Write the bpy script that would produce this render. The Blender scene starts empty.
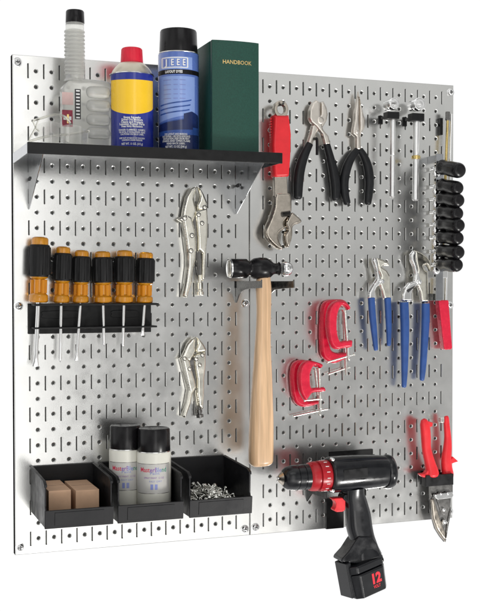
import bpy, bmesh, math, random
import numpy as np
from mathutils.geometry import delaunay_2d_cdt
from mathutils import Vector, Matrix
random.seed(7)
S = 0.0254                      # everything below is written in inches, board lower left corner = (0,0,0)
SC = bpy.context.scene
COL = SC.collection

# ------------------------------------------------------------------ camera
CF, CCX, CCY = 1121.88, 267.06, 308.62
CP = Vector((-10.326, -72.593, 17.430))
YAW, PIT, ROL = -0.36343, -0.022534, 0.000955
MR = Matrix.Rotation(YAW, 3, 'Z') @ Matrix.Rotation(PIT, 3, 'X') @ Matrix.Rotation(ROL, 3, 'Y')
cd = bpy.data.cameras.new('camera')
cam = bpy.data.objects.new('camera', cd)
COL.objects.link(cam)
cam.matrix_world = Matrix.Translation(CP * S) @ (MR @ Matrix.Rotation(math.pi / 2, 3, 'X')).to_4x4()
cd.sensor_fit = 'VERTICAL'
cd.sensor_height = 36
cd.lens = CF / 611 * 36
cd.shift_x = (240 - CCX) / 611
cd.shift_y = (CCY - 305.5) / 611
cd.clip_start, cd.clip_end = 0.05, 200
SC.camera = cam

WSEED = 5.9
# ------------------------------------------------------------------ light: white studio, darker room in front of the board
W = bpy.data.worlds.new('World')
SC.world = W
W.use_nodes = True
wn, wl = W.node_tree.nodes, W.node_tree.links
bg = wn['Background']
tc = wn.new('ShaderNodeTexCoord')
sep = wn.new('ShaderNodeSeparateXYZ')
wl.new(tc.outputs['Generated'], sep.inputs[0])
rmp = wn.new('ShaderNodeValToRGB')
mp = wn.new('ShaderNodeMapRange')
mp.inputs['From Min'].default_value = -1
mp.inputs['From Max'].default_value = 1
wl.new(sep.outputs['Y'], mp.inputs['Value'])
wl.new(mp.outputs['Result'], rmp.inputs['Fac'])
e = rmp.color_ramp.elements
e[0].position, e[0].color = 0.0, (0, 0, 0, 1)
e[1].position, e[1].color = 0.52, (1, 1, 1, 1)
k = e.new(0.40); k.color = (0, 0, 0, 1)
nz = wn.new('ShaderNodeTexNoise'); nz.noise_dimensions = '4D'; nz.inputs['W'].default_value = WSEED; nz.inputs['Scale'].default_value = 2.0; nz.inputs['Detail'].default_value = 1.5
wl.new(tc.outputs['Generated'], nz.inputs['Vector'])
rr = wn.new('ShaderNodeValToRGB')
rr.color_ramp.elements[0].position, rr.color_ramp.elements[0].color = 0.38, (0.26, 0.26, 0.255, 1)
rr.color_ramp.elements[1].position, rr.color_ramp.elements[1].color = 0.62, (0.95, 0.95, 0.93, 1)
wl.new(nz.outputs['Fac'], rr.inputs['Fac'])
mixw = wn.new('ShaderNodeMix'); mixw.data_type = 'RGBA'
wl.new(rmp.outputs['Color'], mixw.inputs['Factor'])
wl.new(rr.outputs['Color'], mixw.inputs['A'])
mixw.inputs['B'].default_value = (1.03, 1.03, 1.03, 1)
wl.new(mixw.outputs['Result'], bg.inputs['Color'])
bg.inputs['Strength'].default_value = 1.0

def area(name, loc, aim, sx, sy, power, col=(1, 1, 1)):
    l = bpy.data.lights.new(name, 'AREA')
    l.shape = 'RECTANGLE'; l.size, l.size_y = sx * S, sy * S
    l.energy = power; l.color = col
    o = bpy.data.objects.new(name, l); COL.objects.link(o)
    o.location = Vector(loc) * S
    o.rotation_euler = (Vector(aim) - Vector(loc)).to_track_quat('-Z', 'Y').to_euler()
    return o
area('softbox_low', (18, -76, -26), (14, 0, 12), 64, 34, 5.5, (1, 0.985, 0.96))
area('softbox_side', (7, -78, 12), (8, 0, 16), 16, 84, 5, (1, 0.99, 0.97))
area('lamp_high', (10, -60, 75), (14, 0, 14), 40, 30, 3)
area('flash_right', (62, -74, -46), (16, 0, 14), 14, 14, 34, (1, 0.98, 0.95))
SC.view_settings.view_transform = 'Standard'
SC.view_settings.look = 'None'
SC.view_settings.exposure = 0
SC.view_settings.gamma = 1

# ------------------------------------------------------------------ helpers
def at(px, py, d=0.0):
    """point (X, Z) of the plane d inches in front of the board, seen at photo pixel px, py"""
    v = MR @ Vector(((px - CCX) / CF, 1, -(py - CCY) / CF))
    t = (-d - CP.y) / v.y
    return (CP.x + t * v.x, CP.z + t * v.z)
def Z(x0, y0, s):
    def f(pts, d=0.0):
        return [at(x0 + x / s, y0 + y / s, d) for x, y in pts]
    return f
def pxin(px, d=0.0):                       # rough pixels -> inches
    return px * (72.6 - d) / 1068.0 * 1.03

def mat(name, col, rough=0.5, metal=0.0, var=0.08, scale=60, bump=0.0, bscale=300, coat=0.0, trans=0.0, ior=1.45, rvar=0.06, stretch=None, aniso=0.0, spec=0.5, sss=0.0):
    m = bpy.data.materials.new(name); m.use_nodes = True
    n, l = m.node_tree.nodes, m.node_tree.links
    b = n['Principled BSDF']
    t = n.new('ShaderNodeTexCoord')
    mpn = n.new('ShaderNodeMapping')
    l.new(t.outputs['Object'], mpn.inputs['Vector'])
    if stretch: mpn.inputs['Scale'].default_value = stretch
    no = n.new('ShaderNodeTexNoise'); no.inputs['Scale'].default_value = scale; no.inputs['Detail'].default_value = 5
    l.new(mpn.outputs[0], no.inputs['Vector'])
    r = n.new('ShaderNodeValToRGB')
    r.color_ramp.elements[0].position = 0.3; r.color_ramp.elements[1].position = 0.7
    r.color_ramp.elements[0].color = tuple(max(0, c * (1 - var)) for c in col) + (1,)
    r.color_ramp.elements[1].color = tuple(min(1, c * (1 + var)) for c in col) + (1,)
    l.new(no.outputs['Fac'], r.inputs['Fac']); l.new(r.outputs['Color'], b.inputs['Base Color'])
    mr = n.new('ShaderNodeMapRange')
    mr.inputs['From Min'].default_value = 0.3; mr.inputs['From Max'].default_value = 0.7
    mr.inputs['To Min'].default_value = max(0.02, rough - rvar); mr.inputs['To Max'].default_value = min(1, rough + rvar)
    l.new(no.outputs['Fac'], mr.inputs['Value']); l.new(mr.outputs[0], b.inputs['Roughness'])
    b.inputs['Metallic'].default_value = metal
    b.inputs['Coat Weight'].default_value = coat
    b.inputs['Coat Roughness'].default_value = 0.12
    b.inputs['Transmission Weight'].default_value = trans
    b.inputs['IOR'].default_value = ior
    b.inputs['Specular IOR Level'].default_value = spec
    if aniso:
        b.inputs['Anisotropic'].default_value = aniso
        tg = n.new('ShaderNodeTangent'); tg.direction_type = 'UV_MAP'
        l.new(tg.outputs[0], b.inputs['Tangent'])
    if bump:
        nb = n.new('ShaderNodeTexNoise'); nb.inputs['Scale'].default_value = bscale; nb.inputs['Detail'].default_value = 3
        l.new(mpn.outputs[0], nb.inputs['Vector'])
        bp = n.new('ShaderNodeBump'); bp.inputs['Strength'].default_value = bump; bp.inputs['Distance'].default_value = 0.0006
        l.new(nb.outputs['Fac'], bp.inputs['Height']); l.new(bp.outputs[0], b.inputs['Normal'])
    return m

M = {}
M['galv'] = mat('galvanized_steel', (0.69, 0.69, 0.68), 0.22, 0.94, 0.02, 35, 0.07, 900, rvar=0.035, aniso=0.25)
M['steel'] = mat('bracket_steel', (0.40, 0.41, 0.43), 0.14, 1, 0.05, 60)
M['chrome'] = mat('chrome', (0.86, 0.86, 0.86), 0.12, 1, 0.04, 80, rvar=0.04)
M['nickel'] = mat('nickel_plate', (0.90, 0.87, 0.78), 0.2, 1, 0.08, 70, 0.08, 500, rvar=0.08)
M['satin'] = mat('satin_steel', (0.74, 0.69, 0.63), 0.34, 1, 0.08, 90, 0.08, 700)
M['satinwhite'] = mat('matte_chrome', (0.9, 0.9, 0.9), 0.35, 1, 0.05, 80)
M['darksteel'] = mat('dark_steel', (0.20, 0.195, 0.19), 0.26, 1, 0.2, 90)
M['wrench'] = mat('worn_chrome', (0.50, 0.45, 0.39), 0.17, 1, 0.18, 90, 0.06, 400, rvar=0.1)
M['hole_shade'] = mat('hole_shade_grey', (0.34, 0.34, 0.33), 0.6, 0, 0.2)  # grey chosen for how shaded the inside of the holes looks
M['dark'] = mat('dark_inside', (0.05, 0.05, 0.052), 0.8, 0, 0.2)
M['blackpl'] = mat('black_plastic', (0.0077, 0.0077, 0.0088), 0.36, 0, 0.25, 90, 0.12, 900, rvar=0.11, spec=0.32)
M['drillblack'] = mat('drill_black', (0.0072, 0.0077, 0.0099), 0.2, 0, 0.2, 60, 0.05, 1200, rvar=0.11, spec=0.5)
M['binblack'] = mat('bin_black', (0.0088, 0.0088, 0.0105), 0.40, 0, 0.2, 50, 0.15, 700, rvar=0.11, spec=0.32)
M['blackmetal'] = mat('black_paint', (0.0077, 0.0077, 0.0083), 0.42, 0, 0.2, 90, rvar=0.11, spec=0.32)
M['rubber'] = mat('black_rubber', (0.0088, 0.0088, 0.0094), 0.6, 0, 0.25, 120, 0.3, 800, spec=0.32)
M['grip'] = mat('black_dipped_grip', (0.0099, 0.0105, 0.0121), 0.36, 0, 0.2, 90, 0.1, 400, spec=0.32)
M['amber'] = mat('amber_acetate', (1.0, 0.42, 0.02), 0.06, 0, 0.06, 60, coat=0.6, trans=0.5, ior=1.46, rvar=0.03)
M['red'] = mat('red_vinyl', (0.78, 0.025, 0.035), 0.33, 0, 0.08, 60, 0.08, 500)
M['redpaint'] = mat('red_enamel', (0.68, 0.010, 0.045), 0.26, 0, 0.10, 120, 0.12, 350, coat=0.2)
M['darkred'] = mat('red_plastic_deep', (0.42, 0.010, 0.018), 0.3, 0, 0.06, 60)
M['redcap'] = mat('red_cap', (0.74, 0.016, 0.045), 0.42, 0, 0.08, 60)
M['blue'] = mat('blue_dipped_grip', (0.022, 0.075, 0.27), 0.38, 0, 0.12, 60, 0.12, 400)
M['wood'] = mat('hickory', (0.67, 0.44, 0.26), 0.34, 0, 0.20, 16, 0.1, 200, coat=0.35, stretch=(14, 14, 0.55))
M['card'] = mat('cardboard', (0.54, 0.345, 0.225), 0.75, 0, 0.08, 60, 0.3, 600)
M['book'] = mat('green_cloth', (0.0095, 0.062, 0.044), 0.5, 0, 0.18, 500, 0.5, 1600)
M['gold'] = mat('gold_foil', (0.85, 0.62, 0.25), 0.35, 0.8, 0.1)
M['paper'] = mat('page_edges', (0.72, 0.68, 0.58), 0.8, 0, 0.1, 400, stretch=(1, 1, 1))
M['canblue'] = mat('can_blue', (0.014, 0.026, 0.27), 0.22, 0, 0.05, 40, coat=0.4)
M['yellow'] = mat('label_yellow', (0.98, 0.60, 0.02), 0.25, 0, 0.03, 40, coat=0.4)
M['white'] = mat('print_white', (0.80, 0.80, 0.80), 0.4, 0, 0.03)
M['periw'] = mat('label_periwinkle', (0.10, 0.175, 0.50), 0.25, 0, 0.10, 25, coat=0.4)
M['periwlight'] = mat('label_pale_blue', (0.24, 0.35, 0.70), 0.25, 0, 0.08, 25, coat=0.4)
M['navy'] = mat('label_navy', (0.012, 0.024, 0.105), 0.25, 0, 0.25, 50, coat=0.4)
M['midblue'] = mat('label_mid_blue', (0.03, 0.085, 0.33), 0.25, 0, 0.25, 50, coat=0.4)
M['tan'] = mat('can_dome', (0.62, 0.57, 0.47), 0.35, 0.7, 0.06)
M['tin'] = mat('tin_rim', (0.75, 0.75, 0.74), 0.2, 1, 0.05)
M['cream'] = mat('can_cream', (0.72, 0.71, 0.64), 0.35, 0, 0.04, 30, coat=0.3)
M['capblack'] = mat('cap_black', (0.0072, 0.0066, 0.0077), 0.25, 0, 0.1, spec=0.32)
M['bottle'] = mat('smoky_plastic', (0.96, 0.96, 0.92), 0.14, 0.0, 0.03, 40, trans=0.7, coat=0.3)
M['pink'] = mat('label_pink', (0.62, 0.44, 0.42), 0.5, 0, 0.1, 90)
M['maroon'] = mat('label_maroon', (0.28, 0.03, 0.06), 0.5, 0, 0.3, 200)
M['clear'] = mat('clear_plastic', (0.95, 0.94, 0.87), 0.06, 0, 0.02, trans=0.88, ior=1.45)
M['lens'] = mat('lens_plastic', (0.97, 0.97, 0.95), 0.03, 0, 0.01, trans=0.93, ior=1.45)
M['labelgrey'] = mat('label_grey', (0.50, 0.49, 0.47), 0.4, 0, 0.10, 30)
M['printred'] = mat('print_red', (0.60, 0.04, 0.09), 0.4)
M['printpurple'] = mat('print_purple', (0.25, 0.10, 0.36), 0.4)
M['printgreen'] = mat('print_green', (0.02, 0.22, 0.16), 0.4)
M['printblue'] = mat('print_blue', (0.20, 0.24, 0.52), 0.4)
M['ledred'] = mat('print_bright_red', (0.85, 0.03, 0.05), 0.35)
M['brass'] = mat('brass', (0.72, 0.55, 0.22), 0.25, 1, 0.15)
M['zinc'] = mat('zinc_screw', (0.78, 0.78, 0.74), 0.22, 1, 0.1, 300)

class G:
    """collects shapes (inches) and links them as one mesh object"""
    def __init__(s):
        s.v, s.f, s.mi, s.mats = [], [], [], []; s.cur = 0
    def use(s, key):
        if key not in s.mats: s.mats.append(key)
        s.cur = s.mats.index(key); return s
    def add(s, vs, fs):
        o = len(s.v); s.v += [tuple(v) for v in vs]
        for f in fs: s.f.append(tuple(i + o for i in f)); s.mi.append(s.cur)
        return s
    def prism(s, pts, d0, d1):
        n = len(pts)
        vs = [(x, -d1, z) for x, z in pts] + [(x, -d0, z) for x, z in pts]
        fs = [tuple(range(n)), tuple(range(2 * n - 1, n - 1, -1))] + [(i, i + n, (i + 1) % n + n, (i + 1) % n) for i in range(n)]
        return s.add(vs, fs)
    def pillow(s, pts, d0, d1, R=.17, step=.065, h=None):
        """outline with a rounded, cushion-like front: height follows the distance to the outline"""
        s.pil = True
        P = [(x, z) for x, z in pts]
        if h is None: h = min(R, (d1 - d0) * .75)
        # resample the outline
        B = []
        for i in range(len(P)):
            a, b = P[i], P[(i + 1) % len(P)]
            L = math.hypot(b[0] - a[0], b[1] - a[1]); n = max(1, int(L / step + .5))
            if L < 1e-6: continue
            B += [(a[0] + (b[0] - a[0]) * k / n, a[1] + (b[1] - a[1]) * k / n) for k in range(n)]
        A_ = np.array(B); Bn = np.roll(A_, -1, 0)
        lo, hi = A_.min(0), A_.max(0)
        q = []
        row = 0
        z = lo[1] + step * .5
        while z < hi[1]:
            x = lo[0] + (step * .5 if row % 2 else 0)
            while x < hi[0]: q.append((x, z)); x += step
            z += step * .866; row += 1
        q = np.array(q)
        def dist(p):
            ab = Bn - A_; ap = p[:, None, :] - A_[None]
            t = np.clip((ap * ab[None]).sum(2) / np.maximum((ab ** 2).sum(1), 1e-12)[None], 0, 1)
            return np.sqrt(((ap - t[..., None] * ab[None]) ** 2).sum(2)).min(1)
        c = (A_[None, :, 1] > q[:, None, 1]) != (Bn[None, :, 1] > q[:, None, 1])
        with np.errstate(divide='ignore', invalid='ignore'):
            xi = (Bn[None, :, 0] - A_[None, :, 0]) * (q[:, None, 1] - A_[None, :, 1]) / (Bn[None, :, 1] - A_[None, :, 1]) + A_[None, :, 0]
        ins = ((c & (q[:, None, 0] < xi)).sum(1) % 2) == 1
        q = q[ins]
        if len(q): q = q[dist(q) > step * .55]
        V2 = [Vector(p) for p in B] + [Vector(p) for p in q]
        nb = len(B)
        ov, oe, of, _, _, _ = delaunay_2d_cdt(V2, [(i, (i + 1) % nb) for i in range(nb)], [], 1, 1e-6)
        O = np.array([(v.x, v.y) for v in ov]); D = dist(O)
        t = np.clip(D / R, 0, 1)
        dep = d1 - h + h * np.sqrt(np.maximum(0, 1 - (1 - t) ** 2))
        vs = [(O[i, 0], -dep[i], O[i, 1]) for i in range(len(O))]
        fs = [tuple(f) for f in of]
        # side wall and back along the boundary edges of the front
        cnt = {}
        for f in fs:
            for k in range(len(f)):
                e_ = (f[k], f[(k + 1) % len(f)]); cnt[tuple(sorted(e_))] = cnt.get(tuple(sorted(e_)), 0) + 1
        m = len(vs); vs += [(O[i, 0], -d0, O[i, 1]) for i in range(len(O))]
        fs += [tuple(i + m for i in reversed(f)) for f in of]
        fs += [(a, b, b + m, a + m) for (a, b), k in cnt.items() if k == 1]
        return s.add(vs, fs)
    def prismx(s, pts, x0, x1):            # outline in (d, z), extruded along the board
        n = len(pts)
        vs = [(x0, -d, z) for d, z in pts] + [(x1, -d, z) for d, z in pts]
        fs = [tuple(range(n)), tuple(range(2 * n - 1, n - 1, -1))] + [(i, i + n, (i + 1) % n + n, (i + 1) % n) for i in range(n)]
        return s.add(vs, fs)
    def box(s, x0, x1, d0, d1, z0, z1):
        return s.prism([(x0, z0), (x1, z0), (x1, z1), (x0, z1)], d0, d1)
    def tube(s, pts, rad, n=14, e=2.0, caps=True):
        """pts (X, d, Z); rad: number or (lateral, depth) per point; e: superellipse exponent"""
        P = [Vector((x, -d, z)) for x, d, z in pts]
        vs, fs = [], []
        last = None
        for i, p in enumerate(P):
            t = (P[min(i + 1, len(P) - 1)] - P[max(i - 1, 0)])
            if t.length < 1e-9: t = last or Vector((0, 0, 1))
            t.normalize(); last = t.copy()
            ref = Vector((0, -1, 0)) if abs(t.y) < 0.9 else Vector((0, 0, 1))
            lat = t.cross(ref).normalized(); dep = lat.cross(t).normalized()
            r = rad[i] if isinstance(rad, (list, tuple)) else rad
            a, b = r if isinstance(r, (list, tuple)) else (r, r)
            for k in range(n):
                w = 2 * math.pi * k / n
                c, q = math.cos(w), math.sin(w)
                c = math.copysign(abs(c) ** (2 / e), c); q = math.copysign(abs(q) ** (2 / e), q)
                vs.append(p + lat * (a * c) + dep * (b * q))
        for i in range(len(P) - 1):
            for k in range(n):
                fs.append((i * n + k, i * n + (k + 1) % n, (i + 1) * n + (k + 1) % n, (i + 1) * n + k))
        if caps:
            fs.append(tuple(range(n - 1, -1, -1))); fs.append(tuple(range((len(P) - 1) * n, len(P) * n)))
        return s.add(vs, fs)
    def lathe(s, base, axis, prof, n=24, caps=True, squash=None):
        """base (X,d,Z); axis in (X,d,Z) terms; prof [(t, r)]"""
        A = Vector((axis[0], -axis[1], axis[2])).normalized()
        B = Vector((base[0], -base[1], base[2]))
        ref = Vector((0, 0, 1)) if abs(A.z) < 0.9 else Vector((0, -1, 0))
        U = A.cross(ref).normalized(); Vv = U.cross(A).normalized()
        vs, fs = [], []
        for t, r in prof:
            for k in range(n):
                w = 2 * math.pi * k / n
                sq = squash or (1, 1)
                vs.append(B + A * t + U * (r * sq[0] * math.cos(w)) + Vv * (r * sq[1] * math.sin(w)))
        for i in range(len(prof) - 1):
            for k in range(n):
                fs.append((i * n + k, i * n + (k + 1) % n, (i + 1) * n + (k + 1) % n, (i + 1) * n + k))
        if caps:
            fs.append(tuple(range(n - 1, -1, -1))); fs.append(tuple(range((len(prof) - 1) * n, len(prof) * n)))
        return s.add(vs, fs)
    def build(s, name, parent=None, m=None, bevel=0, seg=2, smooth=40, sub=0, recalc=True, uv=False):
        if getattr(s, 'pil', False): bevel, smooth = 0, 60
        me = bpy.data.meshes.new(name)
        org = Vector((0, 0, 0))
        if parent is not None and 'org' in ORG.get(parent.name, {}): org = ORG[parent.name]['org']
        if parent is None:
            xs = [v[0] for v in s.v]; ys = [v[1] for v in s.v]; zs = [v[2] for v in s.v]
            org = Vector(((min(xs) + max(xs)) / 2, max(ys), min(zs)))
        me.from_pydata([tuple((Vector(v) - org) * S) for v in s.v], [], s.f)
        for k in (s.mats or [m]): me.materials.append(M[k] if isinstance(k, str) else k)
        if s.mats: me.polygons.foreach_set('material_index', s.mi)
        if recalc:
            bm = bmesh.new(); bm.from_mesh(me)
            bmesh.ops.recalc_face_normals(bm, faces=bm.faces); bm.to_mesh(me); bm.free()
        if uv:
            u = me.uv_layers.new(name='UVMap')
            for lp in me.loops:
                c = me.vertices[lp.vertex_index].co; u.data[lp.index].uv = (c.x, c.z + c.y)
        me.polygons.foreach_set('use_smooth', [True] * len(me.polygons))
        if not bevel: me.set_sharp_from_angle(angle=math.radians(smooth))
        o = bpy.data.objects.new(name, me); COL.objects.link(o)
        if parent is not None:
            o.parent = parent; ORG[o.name] = {'org': org}
        else:
            o.location = org * S; ORG[o.name] = {'org': org}
        if bevel:
            md = o.modifiers.new('bevel', 'BEVEL'); md.width = bevel * S; md.segments = seg
            md.limit_method = 'ANGLE'; md.angle_limit = math.radians(35); md.harden_normals = True
        if sub:
            md = o.modifiers.new('sub', 'SUBSURF'); md.levels = md.render_levels = sub
        return o
ORG = {}
def thing(name, label, cat, loc, group=None):
    """loc (X, d, Z) in inches"""
    o = bpy.data.objects.new(name, None); COL.objects.link(o)
    o.empty_display_size = 0.02
    v = Vector((loc[0], -loc[1], loc[2])); o.location = v * S
    ORG[o.name] = {'org': v}
    return tag(o, label, cat, group)
def tag(o, label, cat, group=None):
    o['label'] = label; o['category'] = cat
    if group: o['group'] = group
    return o
def cr(pts, n=6, closed=False):
    """Catmull-Rom resample of tuples"""
    out = []; N = len(pts)
    for i in range(N if closed else N - 1):
        g = (lambda j: pts[j % N]) if closed else (lambda j: pts[max(0, min(N - 1, j))])
        a, b, c, d = g(i - 1), g(i), g(i + 1), g(i + 2)
        for k in range(n):
            t = k / n
            out.append(tuple(0.5 * (2 * q + (r - p) * t + (2 * p - 5 * q + 4 * r - w) * t * t + (3 * q - p - 3 * r + w) * t ** 3) for p, q, r, w in zip(a, b, c, d)))
    if not closed: out.append(tuple(pts[-1]))
    return out
_font = {}
def text(s, size=1.0, bold=0.0):
    """flat text centred on 0,0: verts (u, v) in inches and faces"""
    key = (s, size, bold)
    if key in _font: return _font[key]
    c = bpy.data.curves.new('lettering', 'FONT'); c.body = s; c.size = size; c.align_x = 'CENTER'; c.align_y = 'CENTER'
    c.offset = bold * size; c.resolution_u = 2
    o = bpy.data.objects.new('lettering', c)
    me = o.to_mesh()
    r = ([(v.co.x, v.co.y) for v in me.vertices], [tuple(p.vertices) for p in me.polygons])
    o.to_mesh_clear(); bpy.data.objects.remove(o); bpy.data.curves.remove(c)
    _font[key] = r
    return r
class Cyl:
    """surface of an upright can: u along the circumference, z up, label centre turned towards ang"""
    def __init__(s, x, d, r, ang): s.x, s.d, s.r, s.a = x, d, r, ang
    def p(s, u, z, off=0.0):
        w = s.a + u / s.r; R = s.r + off
        return (s.x + R * math.sin(w), -(s.d + R * math.cos(w)), z)
    def patch(s, g, u0, u1, zlo, zhi, off, n=24):
        f = lambda q, u: q(u) if callable(q) else q
        vs = []
        for i in range(n + 1):
            u = u0 + (u1 - u0) * i / n
            vs += [s.p(u, f(zlo, u), off), s.p(u, f(zhi, u), off)]
        g.add(vs, [(2 * i, 2 * i + 2, 2 * i + 3, 2 * i + 1) for i in range(n)])
    def text(s, g, string, size, u, z, off, width=None, bold=0.0, clip=None):
        vs, fs = text(string, size, bold)
        k = 1.0
        if width:
            w = max(v[0] for v in vs) - min(v[0] for v in vs); k = width / w
        g.add([s.p(u + a * k, z + b, off) for a, b in vs], fs)
def facing(x, d): return math.atan2(CP.x - x, 72.6 - d)

# ================================================================== pegboard panels
def ring_cell(g, x0, x1, z0, z1, inner, lip):
    """flat rectangle with a hole: inner = list of (x,z) ccw; lip = [(inset, depth)] rings going back"""
    n = len(inner)
    cx = sum(p[0] for p in inner) / n; cz = sum(p[1] for p in inner) / n
    hx, hz = (x1 - x0) / 2, (z1 - z0) / 2; mx, mz = (x0 + x1) / 2, (z0 + z1) / 2
    out = []
    for x, z in inner:
        dx, dz = x - cx, z - cz
        k = min(hx / abs(dx) if abs(dx) > 1e-6 else 1e9, hz / abs(dz) if abs(dz) > 1e-6 else 1e9)
        out.append((mx + dx * k, mz + dz * k))
    # snap the nearest outline points to the corners
    for c in ((x0, z0), (x1, z0), (x1, z1), (x0, z1)):
        j = min(range(n), key=lambda i: (out[i][0] - c[0]) ** 2 + (out[i][1] - c[1]) ** 2); out[j] = c
    vs = [(x, 0, z) for x, z in out] + [(x, 0, z) for x, z in inner]
    fs = [(i, (i + 1) % n, n + (i + 1) % n, n + i) for i in range(n)]
    for q, (ins, dep) in enumerate(lip):
        for x, z in inner:
            L = math.hypot(x - cx, z - cz)
            if isinstance(ins, tuple):
                vs.append((cx + (x - cx) * ins[0], dep, cz + (z - cz) * ins[1]))
            else:
                vs.append((cx + (x - cx) * (L - ins) / L, dep, cz + (z - cz) * (L - ins) / L))
        a, b = (q + 1) * n, (q + 2) * n
        fs += [(a + i, a + (i + 1) % n, b + (i + 1) % n, b + i) for i in range(n)]
    g.add(vs, fs)
def rect(g, x0, x1, z0, z1): g.add([(x0, 0, z0), (x1, 0, z0), (x1, 0, z1), (x0, 0, z1)], [(0, 1, 2, 3)])
def panel(X, label):
    t = thing('pegboard_panel', label, 'pegboard', (X + 8, 0, 0), 'steel pegboard panels')
    g = G(); c = [(math.cos(2 * math.pi * k / 16 + math.pi / 16), math.sin(2 * math.pi * k / 16 + math.pi / 16)) for k in range(16)]
    e0, e1, r = 0.06, 15.94, 0.152
    for i in range(1, 16):
        for kz in range(1, 32, 2):
            w, h = 0.060, 0.485
            inner = [(X + i + w, kz - h + .03), (X + i + w, kz), (X + i + w, kz + h - .03), (X + i, kz + h), (X + i - w, kz + h - .03), (X + i - w, kz), (X + i - w, kz - h + .03), (X + i, kz - h)]
            ring_cell(g, X + i - .2, X + i + .2, max(e0, kz - 1), min(31.94, kz + 1), inner, [((0.55, 0.975), 0.03), ((0.53, 0.975), 0.08)])
        if i < 15:
            for kz in range(1, 32):
                inner = [(X + i + .5 + r * a, kz + r * b) for a, b in c]
                ring_cell(g, X + i + .2, X + i + .8, kz - .5, kz + .5, inner, [(0.032, 0.016), (0.058, 0.046), (0.060, 0.09)])
            rect(g, X + i + .2, X + i + .8, e0, .5); rect(g, X + i + .2, X + i + .8, 31.5, 31.94)
    rect(g, X + e0, X + .8, e0, 31.94); rect(g, X + 15.2, X + e1, e0, 31.94)
    # rounded edges and return flanges
    prof = [(0.06, 0), (0.025, 0.012), (0.0, 0.06), (0.0, 0.72)]
    gap = 0.012
    loops = []
    for ins, dep in prof:
        a = ins + gap if ins < 0.03 else ins
        loops.append([(X + a, dep, a), (X + 16 - a, dep, a), (X + 16 - a, dep, 32 - a), (X + a, dep, 32 - a)])
    vs = [p for lp in loops for p in lp]
    fs = []
    for q in range(len(prof) - 1):
        for j in range(4): fs.append((4 * q + j, 4 * q + (j + 1) % 4, 4 * q + 4 + (j + 1) % 4, 4 * q + 4 + j))
    g.add(vs, fs)
    g.build('face_sheet', t, 'galv', smooth=8, recalc=False, uv=True)
    G().box(X + .05, X + 15.95, -.30, -.26, .05, 31.95).build('hole_shade_sheet', t, 'hole_shade')  # added sheet: hides the white world, its grey is the shade in the holes
    return t
def screw(t, x, z, r=0.24, d=0.0):
    g = G()
    g.lathe((x, d, z), (0, 1, 0), [(0.003, r * 1.25), (.03, r * 1.25), (.035, r), (.09, r * .92), (.14, r * .62), (.155, r * .25)], 18)
    g.use('chrome'); o = g.build('screw', t, 'chrome')
    h = G(); h.box(x - r * .55, x + r * .55, d + .14, d + .162, z - .03, z + .03); h.box(x - .03, x + .03, d + .141, d + .163, z - r * .55, z + r * .55)
    h.build('cross_slot', o, 'dark')
LP = panel(0, 'galvanized pegboard panel holding the shelf, the screwdrivers and the bins')
RP = panel(16, 'galvanized pegboard panel behind the drill, clamps and blue handled pliers')
for x, z in ((.33, 31.5), (.33, .5), (.3, 16), (15.62, .46), (15.68, 16.05)): screw(LP, x, z)
for x, z in ((16.4, .52), (31.7, 31.45), (31.72, .5), (31.7, 15.8)): screw(RP, x, z)

# ================================================================== shelf
ZS = 25.70
t = thing('wall_shelf', 'shallow steel shelf with black front edge carrying cans and a green book', 'shelf', (8, 0, ZS - 3))
g = G()
g.box(0, 16, 0.02, 5.98, ZS - .05, ZS)
g.build('shelf_plate', t, 'steel', bevel=.01)
for x in (0, 15.95): G().box(x, x + .05, 0.02, 5.98, ZS - .62, ZS - .052).build('side_lip', t, 'steel')
G().box(-.02, 16.02, 5.99, 6.13, ZS - .66, ZS + .02).build('front_edge', t, 'blackmetal', bevel=.03)
for bx in (1.0, 15.0):
    z0 = at(236.5, 214, 0.0)[1]
    g = G()
    pr = [(0.02, ZS - .06), (5.7, ZS - .06), (5.7, ZS - .45), (0.25, z0), (0.02, z0)]
    g.prismx(pr, bx - .03, bx + .03)
    b = g.build('bracket', t, 'steel', bevel=.01)
    h = G(); h.box(bx - .06, bx + .06, .35, .8, ZS - 1.75, ZS - 1.5); h.box(bx - .055, bx + .055, 1.0, 1.15, ZS - 1.7, ZS - 1.55); h.box(bx - .055, bx + .055, 0.1, .22, ZS - 1.7, ZS - 1.55)
    h.build('slot_tab', b, 'dark')

# ---- additive bottle
B = Z(50, 0, 3.94); DB_ = 2.4
t = thing('additive_bottle', 'tall smoky plastic bottle with black cap and four finger ridges', 'bottle', at(85, 140, DB_)[:1] + (DB_, ZS))
def zx(x, y, d=DB_): return B([(x, y)], d)[0]
out = B([(45, 352), (50, 338), (66, 322), (100, 314), (150, 318), (200, 322), (228, 330), (240, 350)], DB_)
xl, xr = out[0][0], out[-1][0]
g = G(); g.prism([(xl + .02, ZS + .02)] + out + [(xr, ZS + .02)], DB_ - .65, DB_ + .65)
bt = g.build('body', t, 'bottle', bevel=.16, seg=4)
g = G()
for y in (365, 418, 472, 525):
    x, z = zx(192, y, DB_ + .62)
    g.lathe((x - .78, DB_ + .58, z), (1, 0, 0), [(-.02, .12), (.05, .26), (.2, .36), (.5, .39), (1.2, .39), (1.42, .33), (1.52, .14)], 24, squash=(.6, 1))
g.build('finger_ridge', bt, 'bottle')
a, b_ = zx(48, 362, DB_ + .66), zx(92, 414, DB_ + .66)
g = G(); g.use('pink'); g.box(a[0], b_[0], DB_ + .64, DB_ + .658, b_[1], a[1])
a, b_ = zx(48, 432, DB_ + .66), zx(90, 500, DB_ + .66)
g.use('maroon'); g.box(a[0], b_[0], DB_ + .64, DB_ + .657, b_[1], a[1])
g.use('white'); xm, zm = (a[0] + b_[0]) / 2, (a[1] + b_[1]) / 2
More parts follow.
